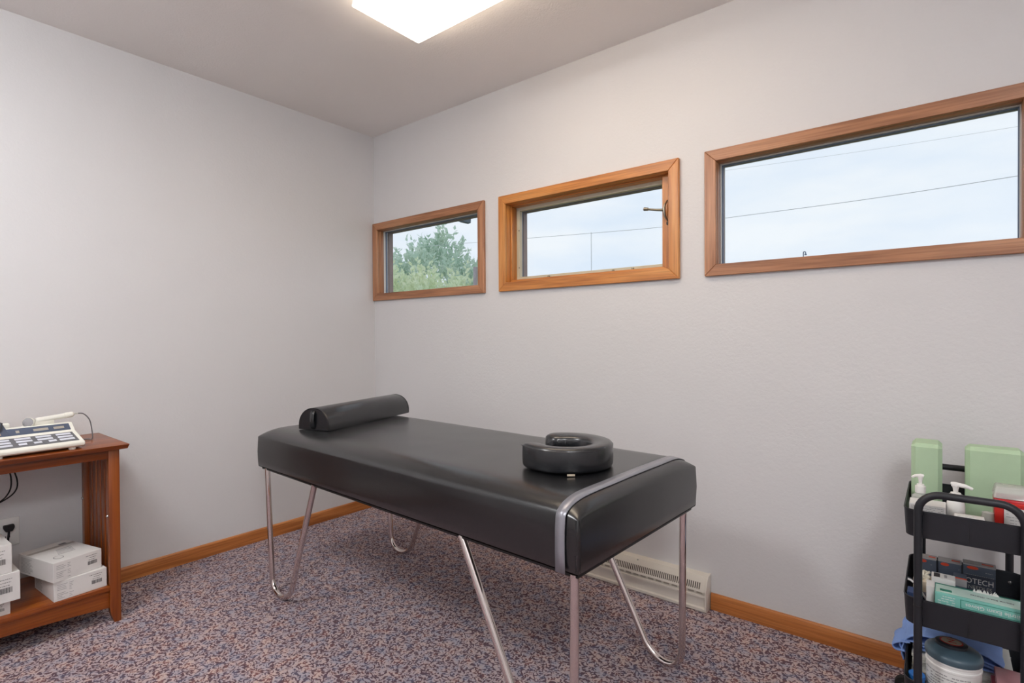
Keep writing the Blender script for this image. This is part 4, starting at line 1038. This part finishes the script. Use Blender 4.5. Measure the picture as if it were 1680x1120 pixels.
# ------------------------------------------------------------------ outdoors
GZ = -0.35
struct(B().box(-45, YW+WT+0.02, GZ-0.1, 30, 60, GZ).obj('ground', M['grass'], smooth=False), 'lawn outside')
def tree(label, base, height, crown_r, seed, mat, nshoots, leaf, crown_z0=0.35):
    rnd = random.Random(seed)
    t = thing('broadleaf_tree', label, 'tree', (base.x, base.y, GZ), 0, 'trees outside the corner window')
    tb = B(); tb.tube([(0, 0, 0), (0.05, 0, height*0.3), (0, 0.05, height*0.7)], [0.16, 0.12, 0.04], 10)
    br = []
    for k in range(14):
        a = rnd.uniform(0, 2*math.pi); z = height*rnd.uniform(0.2, 0.65); L = crown_r*rnd.uniform(0.5, 0.95)
        e = Vector((L*math.cos(a), L*math.sin(a), z+height*rnd.uniform(0.1, 0.28))); br.append(e)
        tb.tube([(0, 0, z), tuple((Vector((0, 0, z))+e)/2+Vector((0, 0, 0.05))), tuple(e)], [0.04, 0.025, 0.01], 6)
    tb.obj('trunk', M['bark'], t)
    fb = B(); vs = []; fs = []
    for s_ in range(nshoots):
        # shoots spread through a crown shell, pointing up and out
        a = rnd.uniform(0, 2*math.pi); w = rnd.uniform(-1, 1); rr = rnd.uniform(0.55, 1.0)**0.5
        cz = height*(crown_z0+(1-crown_z0)*0.5); hz = height*(1-crown_z0)*0.5
        q = math.sqrt(1-w*w)
        lump = 1+0.28*noise.noise(Vector((math.cos(a)*2+seed, math.sin(a)*2, w*2.5)))
        p = Vector((crown_r*q*math.cos(a)*rr*lump, crown_r*q*math.sin(a)*rr*lump, cz+hz*w*rr*lump))
        d = Vector((q*math.cos(a)*0.7, q*math.sin(a)*0.7, 0.75+0.4*w)).normalized()
        L = rnd.uniform(0.25, 0.55)
        nl = rnd.randint(9, 15)
        for l in range(nl):
            c = p+d*L*(l/nl)
            ld = (d*0.7+Vector((rnd.gauss(0, 1), rnd.gauss(0, 1), rnd.gauss(0, 0.7))).normalized()*0.8).normalized()
            sdv = ld.cross(Vector((rnd.gauss(0, 1), rnd.gauss(0, 1), rnd.gauss(0, 1)))).normalized()
            ln = leaf*rnd.uniform(0.7, 1.2); wd = ln*0.26; k = len(vs)
            nrm = ld.cross(sdv)*ln*0.08
            vs += [tuple(c), tuple(c+ld*ln*0.45+sdv*wd+nrm), tuple(c+ld*ln), tuple(c+ld*ln*0.45-sdv*wd+nrm)]
            fs.append((k, k+1, k+2, k+3))
    me = bpy.data.meshes.new('foliage'); me.from_pydata(vs, [], fs); me.materials.append(mat)
    o = bpy.data.objects.new('foliage', me); COL.objects.link(o); o.parent = t; o['kind'] = 'stuff'
    return t
def at(px_x, Y): 
    p = px(px_x, 552, Y); return Vector((p.x, p.y, 0))
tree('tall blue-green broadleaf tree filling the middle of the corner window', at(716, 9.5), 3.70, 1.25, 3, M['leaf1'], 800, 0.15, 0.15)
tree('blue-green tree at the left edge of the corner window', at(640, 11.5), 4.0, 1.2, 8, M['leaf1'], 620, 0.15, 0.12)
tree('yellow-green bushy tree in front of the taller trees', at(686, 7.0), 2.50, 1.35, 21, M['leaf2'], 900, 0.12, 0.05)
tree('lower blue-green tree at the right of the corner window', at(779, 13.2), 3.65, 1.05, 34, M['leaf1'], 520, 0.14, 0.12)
# weathered post in front of the trees
pp = px(779, 438, 5.2)
po = thing('weathered_post', 'pale weathered post in front of the trees', 'post', (pp.x, pp.y, GZ))
B().tube([(0, 0, 0), (0, 0, 1.2), (0.01, 0, pp.z-GZ)], [0.034, 0.030, 0.028], 10).obj('post_shaft', M['post'], po)
# eave bracket seen at the top of the corner window
gp = px(757, 362, 2.62)
gu = thing('gutter_elbow', 'grey metal gutter end hanging outside above the corner window', 'gutter', (gp.x, gp.y, gp.z))
B().prism([(-0.060, 0.05), (0.060, 0.08), (0.050, -0.016), (0.024, -0.020), (-0.008, 0.000), (-0.048, 0.013)], lambda a, b_, d: (a, d, b_), -0.04, 0.04).obj('gutter_body', M['gutter'], gu, bevel=0.003)
B().lathe([(0.012, -0.042), (0.012, 0.042)], 16, (-0.005, 0, 0.004), 'y').obj('drain_stub', M['white_paint'], gu)
B().box(-0.03, YW+WT-gp.y, 0.052, 0.03, 0.0, 0.075).obj('wall_bracket', M['gutter'], gu)

# utility wires
def wire(name, label, pts, r):
    P = smooth_path(pts, 10); o = P[0].copy()
    t = B().tube([p-o for p in P], r, 6).obj(name, M['wire'], None); t.location = o
    return tag(t, label, 'wire', 'overhead wires outside')
YQ = 9.0
wire('utility_wire', 'lower overhead wire crossing the middle and right windows', [px(x, y, YQ) for x, y in ((700, 404), (862, 391), (975, 382), (1088, 372), (1195, 357), (1420, 327), (1660, 290), (1800, 266))], 0.0042)
wire('utility_wire', 'faint upper overhead wire crossing only the right window', [px(x, y, YQ+2) for x, y in ((1000, 306), (1195, 279), (1420, 247), (1660, 209), (1800, 186))], 0.0022)
mp = px(970, 381, YQ-0.02)
mo = thing('wire_mast', 'thin metal mast rising to the wire in the middle window', 'mast', (mp.x, mp.y, GZ))
B().tube([(0, 0, 0), (0, 0, mp.z-GZ)], 0.0055, 8).obj('mast_tube', M['wire'], mo)
lp = px(1318, 414.5, 12.0)
lo = thing('lamp_post', 'tiny hooked lamp post top at the sill of the right window', 'lamp post', (lp.x, lp.y, GZ))
hz = lp.z-GZ
B().tube([(0, 0, 0), (0, 0, hz-0.1), (0, 0, hz)]+[tuple(v) for v in arc((0.02, hz), 0.02, math.pi, 0, 8, lambda a, b_: (a, 0, b_))][1:]+[(0.04, 0, hz-0.02)], 0.010, 8).obj('post_tube', M['gasket'], lo)
B().lathe([(0.010, hz-0.012), (0.022, hz-0.04), (0.022, hz-0.05)], 12, (0.04, 0, 0)).obj('lamp_shade', M['gasket'], lo)
